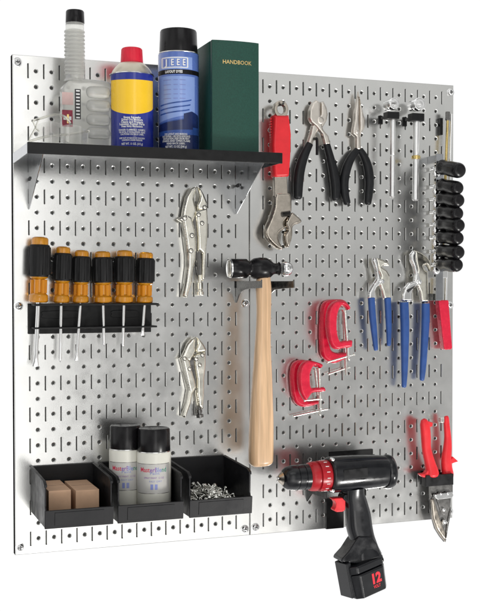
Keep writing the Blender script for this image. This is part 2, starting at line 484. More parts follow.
g.box(a[0] + .08, b_[0] - .08, DB_ + .655, DB_ + .661, zm - .1, zm + .12)
g.use('gold'); g.box(a[0] + .3, a[0] + .42, DB_ + .656, DB_ + .663, zm - .3, zm + .25)
g.build('label', t)
a, b_ = zx(98, 350, DB_ + .66), zx(122, 470, DB_ + .66)
g = G(); g.use('dark'); g.box(a[0], b_[0], DB_ + .64, DB_ + .656, b_[1], a[1])
g.use('white')
for q in range(9):
    zz = b_[1] + (a[1] - b_[1]) * (q + .5) / 9
    g.box(a[0] + .08, b_[0] - .06, DB_ + .65, DB_ + .66, zz - .05, zz + .04)
g.build('level_gauge', t)
c1, c2 = zx(99, 318), zx(99, 93)
g = G(); rn = pxin(36 / 3.94, DB_)
g.lathe((c1[0], DB_, c1[1] - .1), (0, 0, 1), [(0, rn * 1.25), (.2, rn * 1.02), (.5, rn), (c2[1] - c1[1] + .1, rn * .93)], 24)
for q in range(12):
    zz = c1[1] + .3 + q * .24
    g.lathe((c1[0] - .02, DB_, zz), (0, 0, 1), [(0, rn * .97), (.05, rn * 1.05), (.12, rn * 1.05), (.17, rn * .97)], 24)
g.build('neck', t, 'bottle')
c3 = zx(100, 43)
G().lathe((c2[0], DB_, c2[1]), (0, 0, 1), [(0, rn * .93), (.03, rn * .95), (c3[1] - c2[1] - .08, rn * .92), (c3[1] - c2[1], rn * .84)], 28).build('cap', t, 'capblack')

# ---- safety glasses
Gz = Z(20, 100, 4.8)
t = thing('safety_glasses', 'clear plastic safety glasses lying folded on the shelf edge', 'glasses', at(60, 140, 4.2)[:1] + (4.2, ZS))
def gp(x, y, d): q = Gz([(x, y)], d)[0]; return (q[0], d, max(q[1], ZS + .07))
g = G()
def lens(pa, pb, h0, h1, bulge):
    n = 10; vs = []
    for layer in (0, .07):
        for i in range(n + 1):
            w = i / n
            x = pa[0] + (pb[0] - pa[0]) * w; d = pa[1] + (pb[1] - pa[1]) * w + bulge * math.sin(math.pi * w) - layer * .6
            zc = ZS + .06
            top = h0 + (h1 - h0) * w + .18 * math.sin(math.pi * w)
            lo = .35 * (abs(w - .5) * 2) ** 3
            vs += [(x, -d, zc + lo), (x, -d, zc + top)]
    m = 2 * (n + 1); fs = []
    for i in range(n):
        a = 2 * i
        fs += [(a, a + 2, a + 3, a + 1), (m + a, m + a + 1, m + a + 3, m + a + 2), (a + 1, a + 3, m + a + 3, m + a + 1), (a, m + a, m + a + 2, a + 2)]
    fs += [(0, 1, m + 1, m), (2 * n, m + 2 * n, m + 2 * n + 1, 2 * n + 1)]
    g.add(vs, fs)
pA, pB, pC = gp(75, 150, 5.3), gp(205, 150, 5.5), gp(330, 150, 4.6)
lens(pA, pB, 1.05, 1.15, .35)
g.build('lens', t, 'lens')
g = G(); lens(pB, pC, 1.1, .9, .4)
g.build('lens', t, 'lens')
for pts in ([gp(40, 200, 5.0), gp(130, 175, 5.2), gp(230, 165, 5.4), gp(330, 150, 4.6)], [gp(60, 100, 4.2), gp(100, 88, 4.0), gp(165, 70, 3.8), gp(215, 80, 3.9), gp(245, 115, 4.2)]):
    G().tube(cr(pts, 5), [(.075, .13)] * 21, 8).build('temple', t, 'clear')
g = G(); g.tube(cr([gp(62, 100, 5.2), gp(78, 135, 5.2), gp(92, 150, 5.2)], 4), .05, 8); g.tube(cr([gp(88, 98, 5.2), gp(74, 135, 5.2), gp(52, 175, 5.2), gp(45, 195, 5.2)], 4), .05, 8)
g.build('nose_bridge', t, 'clear')

# ---- blue and yellow spray can with red cap
C_ = Z(100, 20, 4.364); D1 = 3.1
cx, _ = C_([(140, 400)], D1)[0]
t = thing('spray_can', 'blue spray can with yellow shield label and red cap on shelf', 'spray can', (cx, D1, ZS), 'spray cans on the shelf')
R1 = pxin(88 / 4.364, D1)
zt = C_([(140, 243)], D1)[0][1]; zd = C_([(140, 192)], D1)[0][1]; zc = C_([(140, 122)], D1)[0][1]
G().lathe((cx, D1, ZS + .01), (0, 0, 1), [(0, R1 * .96), (.08, R1 * .99), (.1, R1), (zt - ZS - .03, R1)], 56).build('body', t, 'canblue')
G().lathe((cx, D1, zt - .05), (0, 0, 1), [(0, R1 * 1.0), (.02, R1 * 1.035), (.08, R1 * 1.03), (.11, R1 * .97)], 56).build('rim', t, 'tin')
h = zd - zt
G().lathe((cx, D1, zt + .04), (0, 0, 1), [(0, R1 * .96), (h * .3, R1 * .9), (h * .6, R1 * .78), (h * .85, R1 * .64), (h * .95, R1 * .58), (h, R1 * .5)], 48).build('dome', t, 'tan')
h = zc - zd
g = G()
for k in range(1): g.lathe((cx, D1, zd - .02), (0, 0, 1), [(0, R1 * .52), (h * .15, R1 * .52), (h * .9, R1 * .475), (h * .97, R1 * .45), (h, R1 * .4)], 48)
for k in range(22):
    w = 2 * math.pi * k / 22
    g.tube([(cx + R1 * .51 * math.cos(w), D1 + R1 * .51 * math.sin(w), zd + .05), (cx + R1 * .47 * math.cos(w), D1 + R1 * .47 * math.sin(w), zd + h * .9)], .025, 5)
g.build('cap', t, 'redcap')
cy = Cyl(cx, D1, R1, facing(cx, D1))
U = R1 * 1.30
zy1 = C_([(140, 258)], D1 + R1)[0][1]; zs = C_([(140, 372)], D1 + R1)[0][1]; zb = C_([(140, 410)], D1 + R1)[0][1]
g = G(); g.use('white'); g.use('yellow')
cy.patch(g, -U, U, lambda u: zs - (zs - zb) * max(0, 1 - (math.sin(u / R1) / math.sin(1.30)) ** 2) ** .55, lambda u: zy1 - .08 * (1 - abs(u / U) ** 3) + .08, .006, 40)
g.use('white')
rows = [(424, 'Stops Squeaks', .8), (434, 'Drives Out Moisture', 1.0), (444, 'Cleans and Protects', 1.05), (453, 'Loosens Rusted Parts', 1.2), (463, 'Frees Sticky Mechanisms', 1.0)]
for y, s_, w in rows: cy.text(g, s_, .19, 0, C_([(140, y)], D1 + R1)[0][1], .008, w * 1.35, .03)
for y, s_, w, sz in [(479, 'DANGER: FLAMMABLE. HARMFUL', 1.75, .17), (489, 'OR FATAL IF SWALLOWED. READ', 1.7, .15), (498, 'CAUTIONS ON BACK LABEL', 1.5, .15), (515, 'KEEP OUT OF REACH OF CHILDREN', 1.65, .14), (524, 'CONTENTS UNDER PRESSURE', 1.3, .14), (540, 'NET WT. 11 OZ. (312 g)', 1.35, .19)]:
    cy.text(g, s_, sz, 0, C_([(140, y)], D1 + R1)[0][1], .008, w, .015)
g.build('label', t)

# ---- periwinkle spray can with black cap
D2 = 3.3
cx, _ = C_([(343, 300)], D2)[0]
t = thing('spray_can', 'taller periwinkle blue spray can with glossy black cap beside green book', 'spray can', (cx, D2, ZS), 'spray cans on the shelf')
R2 = pxin(85 / 4.364, D2)
zt = C_([(343, 150)], D2)[0][1]; zc = C_([(343, 45)], D2)[0][1]
G().lathe((cx, D2, ZS + .01), (0, 0, 1), [(0, R2 * .96), (.08, R2 * .99), (.1, R2), (zt - ZS - .12, R2), (zt - ZS - .02, R2 * .95)], 56).build('body', t, 'periw')
G().lathe((cx, D2, zt - .06), (0, 0, 1), [(0, R2 * .97), (.03, R2 * .985), (.07, R2 * .97)], 56).build('rim', t, 'tin')
h = zc - zt
G().lathe((cx, D2, zt - .03), (0, 0, 1), [(0, R2 * .935), (.1, R2 * .94), (h * .92, R2 * .9), (h * .98, R2 * .87), (h, R2 * .8)], 56).build('cap', t, 'capblack')
cy = Cyl(cx, D2, R2, facing(cx, D2))
zz = lambda y: C_([(343, y)], D2 + R2)[0][1]
uu = lambda x: R2 * math.asin(max(-1, min(1, (x - 343) / 86)))
g = G()
g.use('periwlight')
cy.patch(g, uu(262), uu(400), zz(212), zz(158), .004)
cy.patch(g, uu(262), uu(410), lambda u: zz(420) + u * .22, zz(243), .004)
g.use('white')
for y0, y1, x0, x1 in ((160, 164, 276, 380), (203, 207, 276, 380)): cy.patch(g, uu(x0), uu(x1), zz(y1), zz(y0), .010, 16)
for x0, x1 in ((273, 278), (378, 383)): cy.patch(g, uu(x0), uu(x1), zz(205), zz(162), .010, 3)
g.use('periw')
for k in range(4): cy.patch(g, uu(284 + 24 * k), uu(303 + 24 * k), zz(200), zz(167), .008, 4)
g.use('white')
for k, ch in enumerate('JEEE'): cy.text(g, ch, .55, (uu(284 + 24 * k) + uu(303 + 24 * k)) / 2, zz(184), .012, .19, .03)
g.use('capblack'); cy.patch(g, -1.35 * R2, 1.4 * R2, zz(234), zz(214), .008, 40)
g.use('white'); cy.text(g, 'LAYOUT DYES', .22, uu(322), zz(224), .012, 1.15, .04)
g.use('printblue')
for q, y in enumerate((258, 279, 300, 320, 339)):
    for x0, x1 in ((280, 312), (322, 340), (348, 372)): cy.patch(g, uu(x0), uu(x1), zz(y + 3), zz(y), .008, 5)
g.use('midblue')
for q, y in enumerate((352, 372, 392)):
    cy.patch(g, uu(268), uu(396 - 4 * q), lambda u, y=y: zz(y + 8) + u * .13 + .10 * max(0, u) ** 3, lambda u, y=y: zz(y + 2) + u * .13 + .10 * max(0, u) ** 3, .008, 20)
g.use('midblue'); cy.patch(g, -1.3 * R2, 1.3 * R2, lambda u: zz(500) + .03 * u, lambda u: zz(432) + .16 * u, .007, 30)
g.use('navy'); cy.patch(g, -1.3 * R2, .75 * R2, lambda u: zz(478) + .05 * u, lambda u: zz(436) + .15 * u, .009, 30)
cy.patch(g, .25 * R2, 1.2 * R2, lambda u: zz(465), lambda u: zz(395) - .3 * abs(u - .9), .010, 16)
cy.patch(g, -1.3 * R2, 1.3 * R2, zz(565), zz(492), .006, 30)
g.use('white')
for y, s_, w, sz in [(497, 'FOR LAYOUT AND MARKING', 1.5, .17), (507, 'FAST DRYING - USE WITH ADEQUATE', 1.9, .17), (517, 'VENTILATION. KEEP FROM HEAT', 1.8, .17), (527, 'SPARKS AND OPEN FLAME', 1.9, .17), (538, 'READ BACK LABEL', 1.2, .16), (552, 'NET WT. 12 OZ. (340 g)', 1.4, .19)]:
    cy.text(g, s_, sz, uu(330), zz(y), .012, w, .02)
g.build('label', t)

# ---- handbook
K_ = Z(145, 20, 3.69); DK = 5.0
xa, za = K_([(247, 72)], DK)[0]; xb, zb = K_([(420, 80)], DK)[0]
t = thing('handbook', 'thick dark green clothbound handbook standing spine outwards on shelf', 'book', ((xa + xb) / 2, DK - 2, ZS))
Ht = za - ZS
g = G()
n = 12; W2 = xb - xa; pr = []
for k in range(n + 1):
    w = k / n; pr.append((xa + W2 * w, DK + .17 * math.sin(math.pi * w) ** .7))
lo = [(xb, DK - .28), (xb - .05, DK - .38), (xb, DK - .5), (xb, DK - 4.3), (xb - .12, DK - 4.3), (xb - .12, DK - .1), (xa + .12, DK - .1), (xa + .12, DK - 4.3), (xa, DK - 4.3), (xa, DK - .5), (xa + .05, DK - .38), (xa, DK - .28)]
poly = pr + lo; m = len(poly)
vs = [(x, -d, ZS + .01) for x, d in poly] + [(x, -d, ZS + Ht) for x, d in poly]
g.add(vs, [tuple(range(m)), tuple(range(m, 2 * m))] + [(i, (i + 1) % m, m + (i + 1) % m, m + i) for i in range(m)])
g.build('cover', t, 'book', bevel=.03)
G().box(xa + .13, xb - .13, DK - 4.15, DK - .12, ZS + .12, ZS + Ht - .12).build('pages', t, 'paper')
vs, fs = text('HANDBOOK', .42, .008)
w0 = max(v[0] for v in vs) - min(v[0] for v in vs)
ca, zz1 = K_([(286, 158)], DK + .1)[0]; cb, zz2 = K_([(392, 158)], DK + .1)[0]
g = G()
kx = (cb - ca) / w0; mx = (ca + cb) / 2
def spine(x): w = (x - xa) / W2; return DK + .17 * math.sin(math.pi * w) ** .7 + .012
g.add([(mx + a * kx, -spine(mx + a * kx), (zz1 + zz2) / 2 + b * .85) for a, b in vs], fs)
g.build('title', t, 'gold')

# ================================================================== screwdriver rack and screwdrivers
DS = 1.15
a = at(28, 303.5, .1); b = at(151, 332, .1)
t = thing('screwdriver_rack', 'black bar rack holding six amber handled screwdrivers', 'tool rack', ((a[0] + b[0]) / 2, 0, b[1]))
G().box(a[0], b[0], .02, .16, b[1], a[1]).build('back_plate', t, 'blackmetal', bevel=.03)
G().box(a[0] + .15, b[0] + .1, .16, 1.75, a[1] - .14, a[1]).build('top_ledge', t, 'blackmetal', bevel=.04)
G().box(a[0] + .15, b[0] + .1, .16, 1.35, b[1] + .35, b[1] + .47).build('bottom_ledge', t, 'blackmetal', bevel=.04)
zm = (a[1] + b[1]) / 2 + .25
for x0, x1 in ((44, 77), (113, 136)):
    p, q = at(x0, 315, .2)[0], at(x1, 315, .2)[0]
    G().prism(cr([(p, zm + .22), (q, zm + .22), (q + .1, zm), (q, zm - .22), (p, zm - .22), (p - .1, zm)], 3, True), .16, .22).build('raised_panel', t, 'blackmetal', bevel=.02)
drivers = [  # top x,y ; ring x,y ; tip x,y ; grip width px ; flat blade
    (40.2, 236.8, 38.4, 302.6, 35.6, 366.5, 19.2, True, 'longest amber and black screwdriver with the thick flat blade, at rack end'),
    (63.4, 246.4, 61.4, 303, 60.2, 362, 16.6, False, 'amber and black screwdriver next to the largest one in the rack'),
    (81.8, 250, 80.6, 303, 76.6, 360.5, 16.6, True, 'amber screwdriver whose thin shank leans, third from the largest one'),
    (102.4, 251, 103.2, 303, 104, 346, 18.6, False, 'fat amber screwdriver with mid length shank, fourth from the largest one'),
    (124.6, 250, 124, 303, 122.8, 347.5, 19, False, 'amber screwdriver second from the shortest one, beside the rack end'),
    (146, 252, 144.6, 303, 142.4, 335.5, 17.2, True, 'amber screwdriver with the shortest visible shank, at the rack end')]
for tx, ty, rx, ry, bx, by, gw, flat, lab in drivers:
    T, Rg, Tip = at(tx, ty, DS), at(rx, ry, DS), at(bx, by, DS)
    t = thing('screwdriver', lab, 'screwdriver', (Tip[0], DS, Tip[1]), 'screwdrivers in the black rack')
    r = pxin(gw / 2, DS)
    ax = Vector((Rg[0] - T[0], 0, Rg[1] - T[1])); L = ax.length
    A = (ax.x, 0, ax.z)
    big = 1.0
    G().lathe((T[0], DS, T[1]), A, [(0, r * .35), (.02, r * .6), (.08, r * .74), (.16, r * .8), (L * .14, r * .8)], 28).build('end_cap', t, 'amber')
    g = G()
    f = lambda w: (T[0] + ax.x * w, DS, T[1] + ax.z * w)
    n = 12
    g.lathe(f(.12), A, [(0, r * .82), (.04, r * .93), (.12, r * .96), (L * .25, r), (L * .45, r * .94), (L * .49, r * .84), (L * .5, r * .7)], 28)
    for k in range(10):
        w = 2 * math.pi * k / 10
        px, pd = r * .9 * math.cos(w), r * .9 * math.sin(w)
        p0, p1 = f(.16), f(.58)
        g.tube([(p0[0] + px, p0[1] + pd, p0[2]), (p1[0] + px * 1.02, p1[1] + pd * 1.02, p1[2])], r * .17, 6)
    g.build('rubber_grip', t, 'rubber')
    g = G()
    g.lathe(f(.6), A, [(0, r * .6), (.02, r * .84), (.07, r * .87), (.12, r * .78), (.2, r * .56), (L * .24, r * .56), (L * .27, r * .8), (L * .29, r * .9), (L * .375, r * .92), (L * .395, r * .8), (L * .4, r * .3)], 28)
    for k in range(6):
        w = 2 * math.pi * k / 6
        px, pd = r * .62 * math.cos(w), r * .62 * math.sin(w)
        p0, p1 = f(.65), f(.86)
        g.tube([(p0[0] + px, p0[1] + pd, p0[2]), (p1[0] + px, p1[1] + pd, p1[2])], r * .19, 8)
    g.build('handle', t, 'amber')
    sx = Vector((Tip[0] - Rg[0], 0, Tip[1] - Rg[1])); sl = sx.length
    rs = .135 if flat and gw > 19 else .095
    if flat:
        p = lambda w: (Rg[0] + sx.x * w, DS, Rg[1] + sx.z * w)
        g = G(); g.tube([p(-.02), p(.8), p(.88), p(.97), p(1)], [rs, rs, (rs * 1.15, rs * .8), (rs * 1.5, rs * .35), (rs * 1.4, rs * .2)], 12)
    else:
        g = G(); g.lathe((Rg[0], DS, Rg[1]), (sx.x, 0, sx.z), [(-.02, rs), (sl - .2, rs), (sl - .05, rs * .5), (sl, rs * .2)], 12)
    g.build('shank', t, 'chrome')

# ================================================================== locking pliers
def rivets(parent, f, pts, d, r=.1, m='nickel'):
    for x, y in pts:
        p = f([(x, y)], d)[0]
        rv = G().lathe((p[0], d - .05, p[1]), (0, 1, 0), [(0, r), (.085, r), (.11, r * .75), (.12, r * .35)], 16).build('rivet', parent, m)
        G().lathe((p[0], d - .05, p[1]), (0, 1, 0), [(0, r * 1.35), (.065, r * 1.35), (.066, r * .9)], 16).build('rivet_seat', rv, 'darksteel')
L1 = Z(165, 175, 4.7); d = .55
t = thing('locking_pliers', 'large nickel locking pliers hanging just below the shelf bracket', 'locking pliers', at(195, 295, d)[:1] + (d, at(195, 297, d)[1]), 'locking pliers')
G().pillow(L1([(148, 55), (132, 56), (116, 66), (98, 98), (86, 145), (78, 195), (56, 208), (78, 222), (100, 240), (130, 225), (146, 165), (140, 140), (134, 112), (138, 88), (147, 68)], d), d - .16, d + .2).build('fixed_jaw', t, 'nickel', bevel=.05, seg=3)
G().pillow(L1([(152, 55), (164, 62), (182, 92), (198, 132), (190, 162), (150, 166), (148, 140), (158, 118), (162, 96), (157, 72)], d), d - .16, d + .2).build('moving_jaw', t, 'nickel', bevel=.05, seg=3)
G().pillow(L1([(78, 200), (100, 186), (124, 200), (140, 260), (146, 330), (142, 400), (132, 440), (126, 500), (103, 576), (82, 573), (95, 500), (104, 430), (104, 380), (94, 300), (82, 225)], d + .1), .1, d + .32).build('handle', t, 'nickel', bevel=.07, seg=3)
G().pillow(L1([(140, 168), (196, 152), (200, 215), (198, 290), (192, 350), (186, 480), (178, 500), (168, 490), (172, 370), (158, 355), (150, 365), (150, 300), (146, 240)], d), d - .2, d + .26).build('lever', t, 'nickel', bevel=.06, seg=3)
p0, p1 = L1([(164, 470), (166, 562)], d)
G().lathe((p0[0], d, p0[1]), (p1[0] - p0[0], 0, p1[1] - p0[1]), [(0, .12), (.5, .12), (.52, .2), (.95, .2), (1.0, .14), (1.1, .14), (1.12, .25), (1.35, .25), (1.38, .18)], 12).build('adjusting_screw', t, 'nickel')
p0, p1 = L1([(150, 360), (160, 500)], d)
G().tube([(p0[0], d - .05, p0[1]), (p1[0], d - .05, p1[1])], .06, 8).build('spring_link', t, 'darksteel')
G().prism(L1([(118, 195), (150, 175), (160, 300), (170, 380), (172, 480), (160, 470), (148, 400), (136, 330)], d), .12, d - .02).build('gap_shade', t, 'darksteel', bevel=.02)  # dark piece added as shade in the gap between handle and lever
rivets(t, L1, [(93, 202), (127, 284), (122, 356)], d + .32, .13)
rivets(t, L1, [(158, 186), (187, 152), (174, 226)], d + .26, .12)
L2 = Z(165, 325, 6.1)
t = thing('locking_pliers', 'small nickel locking pliers hanging beside the hammer handle', 'locking pliers', at(192, 415, d)[:1] + (d, at(192, 418, d)[1]), 'locking pliers')
G().pillow(L2([(186, 72), (160, 84), (134, 115), (112, 165), (97, 198), (84, 208), (100, 214), (150, 222), (172, 190), (186, 160), (180, 125), (184, 95)], d), d - .14, d + .18).build('fixed_jaw', t, 'nickel', bevel=.045, seg=3)
G().pillow(L2([(191, 72), (206, 82), (232, 112), (252, 152), (242, 164), (190, 172), (186, 150), (198, 120), (195, 90)], d), d - .14, d + .18).build('moving_jaw', t, 'nickel', bevel=.045, seg=3)
G().pillow(L2([(98, 205), (124, 190), (150, 214), (162, 275), (180, 335), (188, 380), (166, 420), (155, 480), (124, 568), (106, 560), (128, 480), (142, 400), (122, 310)], d + .1), .1, d + .3).build('handle', t, 'nickel', bevel=.06, seg=3)
G().pillow(L2([(172, 190), (186, 178), (246, 165), (247, 240), (238, 320), (236, 430), (230, 505), (200, 505), (190, 420), (190, 330), (178, 260)], d), d - .18, d + .24).build('lever', t, 'nickel', bevel=.055, seg=3)
p0, p1 = L2([(205, 490), (214, 566)], d)
G().lathe((p0[0], d, p0[1]), (p1[0] - p0[0], 0, p1[1] - p0[1]), [(0, .13), (.25, .14), (.27, .2), (.5, .2), (.52, .14), (.6, .14), (.62, .25), (.82, .25), (.86, .16)], 12).build('adjusting_screw', t, 'darksteel')
G().prism(L2([(140, 205), (184, 185), (190, 290), (196, 400), (178, 400), (160, 280)], d), .12, d - .02).build('gap_shade', t, 'darksteel', bevel=.02)  # same added dark filler, shade in the gap of the small pliers
rivets(t, L2, [(120, 205), (150, 268)], d + .3, .11)
rivets(t, L2, [(190, 208), (228, 184), (212, 244)], d + .24, .11)

# ================================================================== hammer and its holder
Hm = Z(210, 245, 5.333); DH = 3.0
z_pr = Hm([(300, 190)], DH)[0][1]
t = thing('hammer_holder', 'black two pronged steel holder under the hammer head', 'tool holder', (16, 0, z_pr - 1.2))
G().box(14.9, 17.3, .015, .08, z_pr - .5, z_pr - .03).build('back_plate', t, 'blackmetal', bevel=.015)
for x in (15.0, 17.25):
    pts = [(.02, z_pr - .03), (4.9, z_pr - .03), (4.95, z_pr + .06), (5.05, z_pr + .06), (5.05, z_pr - .48), (3.2, z_pr - .52), (1.6, z_pr - .62), (.7, z_pr - .95), (.15, z_pr - 1.5), (.02, z_pr - 1.5)]
    G().prismx(pts, x - .04, x + .04).build('prong', t, 'darksteel', bevel=.012)
zc = Hm([(250, 126)], DH)[0][1]
X = lambda x: Hm([(x, 128)], DH)[0][0]
px = 1 / 5.333
t = thing('ball_peen_hammer', 'black ball peen hammer with long varnished wooden handle', 'hammer', (X(310), DH, at(259, 465, DH)[1]))
I = lambda u: pxin(u / 5.333, DH)
x0 = X(98)
prof = [(-.02, I(40)), (.02, I(47)), (.08, I(49))]
G().lathe((x0, DH, zc), (1, 0, 0), [(0, I(38)), (.03, I(46)), (.10, I(49)), (.16, I(49))], 40).build('striking_face', t, 'chrome')
pr = [(.15, 49), (.2, 51), (I(195 - 98), 51), (I(201 - 98), 45), (I(212 - 98), 40), (I(222 - 98), 43), (I(240 - 98), 54), (I(270 - 98), 59), (I(305 - 98), 58), (I(330 - 98), 46), (I(345 - 98), 33), (I(358 - 98), 28), (I(372 - 98), 29), (I(380 - 98), 36)]
G().lathe((x0, DH, zc), (1, 0, 0), [(a, I(b)) for a, b in pr], 40).build('head', t, 'capblack', smooth=60)
xb = X(405); rb = I(39); pr = []
for k in range(13):
    w = -.62 + (math.pi / 2 + .62) * k / 12
    pr.append((math.sin(w) * rb, max(.01, math.cos(w) * rb)))
G().lathe((xb, DH, zc), (1, 0, 0), pr, 32).build('peen', t, 'chrome')
HH = Z(225, 280, 3.133)
edges = [(-8, 100, 140), (20, 98, 143), (60, 99, 143), (110, 100, 142), (170, 97, 141), (230, 93, 142), (300, 88, 145), (370, 83, 147), (440, 79, 149), (510, 76, 149), (560, 76, 148), (574, 79, 146), (581, 88, 138)]
pts = []
for y, a, b in edges:
    pa, pb = HH([(a, y), (b, y)], DH)
    w = (pb[0] - pa[0]) / 2
    pts.append(((pa[0] + pb[0]) / 2, DH, (pa[1] + pb[1]) / 2, w * .97, w * .76 + .06))
sm = cr(pts, 4)
G().tube([p[:3] for p in sm], [(p[3], p[4]) for p in sm], 28, 2.9).build('handle', t, 'wood', smooth=60)

# ================================================================== adjustable wrench
Wz = Z(250, 90, 3.6); W2z = Z(260, 195, 9.6); d = 1.05
t = thing('adjustable_wrench', 'chrome adjustable wrench with bright red grip hanging by its eye', 'wrench', at(280, 248, d)[:1] + (d, at(280, 249, d)[1]))
ex, ez = Wz([(109, 70)], d)[0]
ro, ri = pxin(27 / 3.6), pxin(15 / 3.6)
g = G(); n = 28; vs = []; fs = []
for dep in (d - .22, d + .22):
    for rr in (ro, ri):
        vs += [(ex + rr * math.cos(2 * math.pi * k / n), -dep, ez + rr * 1.12 * math.sin(2 * math.pi * k / n)) for k in range(n)]
for k in range(n):
    j = (k + 1) % n
    fs += [(k, j, n + j, n + k), (2 * n + k, 2 * n + j, 3 * n + j, 3 * n + k), (k, j, 2 * n + j, 2 * n + k), (n + k, n + j, 3 * n + j, 3 * n + k)]
g.add(vs, fs); g.build('hanging_eye', t, 'wrench', bevel=.05)
g = G()
pl = Wz([(84, 312), (130, 308), (133, 380), (134, 430), (88, 432), (86, 370)], d)
g.prism(pl, d - .22, d + .2)
g.prism(Wz([(94, 318), (124, 316), (127, 400), (92, 402)], d), d - .2, d + .13)
g.build('shaft', t, 'wrench', bevel=.06, seg=3)
pl = Wz([(80, 92), (136, 92), (144, 160), (142, 240), (137, 308), (131, 314), (86, 316), (81, 308), (75, 200)], d)
g = G(); g.pillow(pl, d - .33, d + .36, .22); gr = g.build('grip', t, 'red', bevel=.12, seg=4)
g = G()
for q in range(22):
    w = q / 21
    x = 74 + 8 * w; y = 104 + 200 * w
    p = Wz([(x, y)], d)[0]
    g.box(p[0] - .04, p[0] + .08, d - .3, d + .05, p[1] - .06, p[1] + .06)
g.build('grip_rib', gr, 'red', bevel=.02)
pl = cr(W2z([(140, -5), (215, -22), (285, -10), (298, 110), (286, 180), (222, 262), (232, 322), (192, 350), (166, 388), (178, 445), (214, 510), (198, 526), (150, 505), (95, 455), (54, 398), (48, 330), (92, 225), (128, 110)], d), 4, True)
G().pillow(pl, d - .3, d + .26).build('fixed_jaw', t, 'wrench', bevel=.09, seg=3)
pl = cr(W2z([(236, 268), (292, 172), (345, 200), (390, 248), (368, 274), (308, 302), (302, 380), (290, 440), (266, 500), (242, 490), (228, 430), (232, 370), (256, 330)], d), 4, True)
G().pillow(pl, d - .22, d + .32).build('moving_jaw', t, 'wrench', bevel=.07, seg=3)
p0, p1 = W2z([(200, 188), (276, 178)], d + .22)
g = G(); g.lathe((p0[0], d + .16, p0[1]), (p1[0] - p0[0], 0, p1[1] - p0[1]), [(0, .2)] + [(0.03 + .09 * k + o, r) for k in range(7) for o, r in ((0, .16), (.045, .25))] + [(.68, .2)], 16)
g.build('knurl', t, 'darksteel')
g = G(); hp = [(ex - .05, 0.0, ez + .35), (ex - .05, .6, ez + .32), (ex - .02, 1.3, ez + .28), (ex, 1.6, ez + .3), (ex, 1.68, ez + .5)]
tag(g.tube(cr(hp, 4), .07, 8).build('peg_hook', None, 'darksteel'), 'thin dark peg through the eye of the red wrench', 'hook')

# ================================================================== diagonal cutters, long nose pliers
Dz = Z(290, 90, 4.89); d = .55
def grip(t, f, pts, d, key, n=16, e=2.3, dep=1.0):
    P = []
    for x, y, w in pts:
        q = f([(x, y)], d)[0]; P.append((q[0], d, q[1], w))
    sm = cr(P, 6)
    r = [(p[3], p[3] * dep) for p in sm]
    # rounded tips
    a, b = sm[-2], sm[-1]
    v = Vector((b[0] - a[0], 0, b[2] - a[2])).normalized(); w = sm[-1][3]
    ext = [(b[0] + v.x * w * k, d, b[2] + v.z * w * k) for k in (.35, .6, .75)]
    pts3 = [p[:3] for p in sm] + ext
    r += [(w * .9, w * .9 * dep), (w * .65, w * .65 * dep), (w * .25, w * .25 * dep)]
    return G().tube(pts3, r, n, e).build('grip', t, key, smooth=60)
i4 = lambda u: pxin(u / 4.89)
t = thing('diagonal_cutters', 'diagonal cutting pliers with satin jaws and spread black grips', 'pliers', at(317, 200, d)[:1] + (d, at(317, 201, d)[1]), 'pliers with black grips')
G().pillow(Dz([(146, 118), (145, 60), (126, 50), (104, 66), (90, 100), (88, 140), (98, 160), (120, 178), (150, 215), (166, 272), (196, 268), (186, 225), (160, 195), (150, 150)], d), d - .1, d + .22).build('jaw', t, 'satin', bevel=.06, seg=3)
G().pillow(Dz([(149, 118), (149, 58), (166, 56), (180, 84), (186, 120), (180, 150), (164, 178), (142, 190), (128, 215), (110, 270), (80, 268), (96, 220), (106, 175), (130, 150)], d), d - .22, d + .1).build('jaw', t, 'satin', bevel=.06, seg=3)
p = Dz([(144, 150)], d)[0]
G().lathe((p[0], d + .2, p[1]), (0, 1, 0), [(0, i4(17)), (.04, i4(17)), (.06, i4(14)), (.065, i4(5))], 20).build('pivot', t, 'satin')
grip(t, Dz, [(97, 262, i4(17)), (70, 318, i4(22)), (50, 380, i4(25)), (40, 450, i4(25)), (38, 520, i4(22))], d, 'grip', dep=.85)
grip(t, Dz, [(178, 262, i4(17)), (196, 330, i4(20)), (212, 400, i4(24)), (222, 470, i4(25)), (222, 528, i4(22))], d, 'grip', dep=.85)
p0, p1 = Dz([(133, 232), (132, 318)], 1.0)
g = G(); g.tube(cr([(p0[0], .0, p0[1] - .1), (p0[0], .7, p0[1] - .05), (p0[0], .95, p0[1] - .2), (p1[0], 1.0, p1[1])], 4), .1, 10)
tag(g.build('peg_hook', None, 'capblack'), 'short black peg between the legs of the diagonal cutters', 'hook')
t = thing('long_nose_pliers', 'long nose pliers with a slim pointed tip and curved black grips', 'pliers', at(356, 205, d)[:1] + (d, at(356, 207, d)[1]), 'pliers with black grips')
G().pillow(Dz([(332, 8), (322, 60), (312, 110), (310, 150), (302, 195), (300, 215), (318, 230), (318, 296), (345, 296), (340, 215), (336, 150), (335, 60)], d), d - .12, d + .18).build('jaw', t, 'satin', bevel=.05, seg=3)
G().pillow(Dz([(335.5, 8), (346, 60), (356, 105), (368, 150), (364, 185), (348, 215), (345, 240), (348, 296), (326, 296), (332, 240), (338, 190), (337, 100)], d), d - .18, d + .14).build('jaw', t, 'satin', bevel=.05, seg=3)
p = Dz([(322, 205)], d)[0]
G().lathe((p[0], d + .16, p[1]), (0, 1, 0), [(0, .13), (.04, .13), (.06, .1), (.065, .04)], 18).build('pivot', t, 'satin')
grip(t, Dz, [(330, 292, i4(15)), (300, 330, i4(20)), (276, 385, i4(23)), (264, 450, i4(23)), (268, 510, i4(21)), (278, 550, i4(18))], d, 'grip', dep=.85)
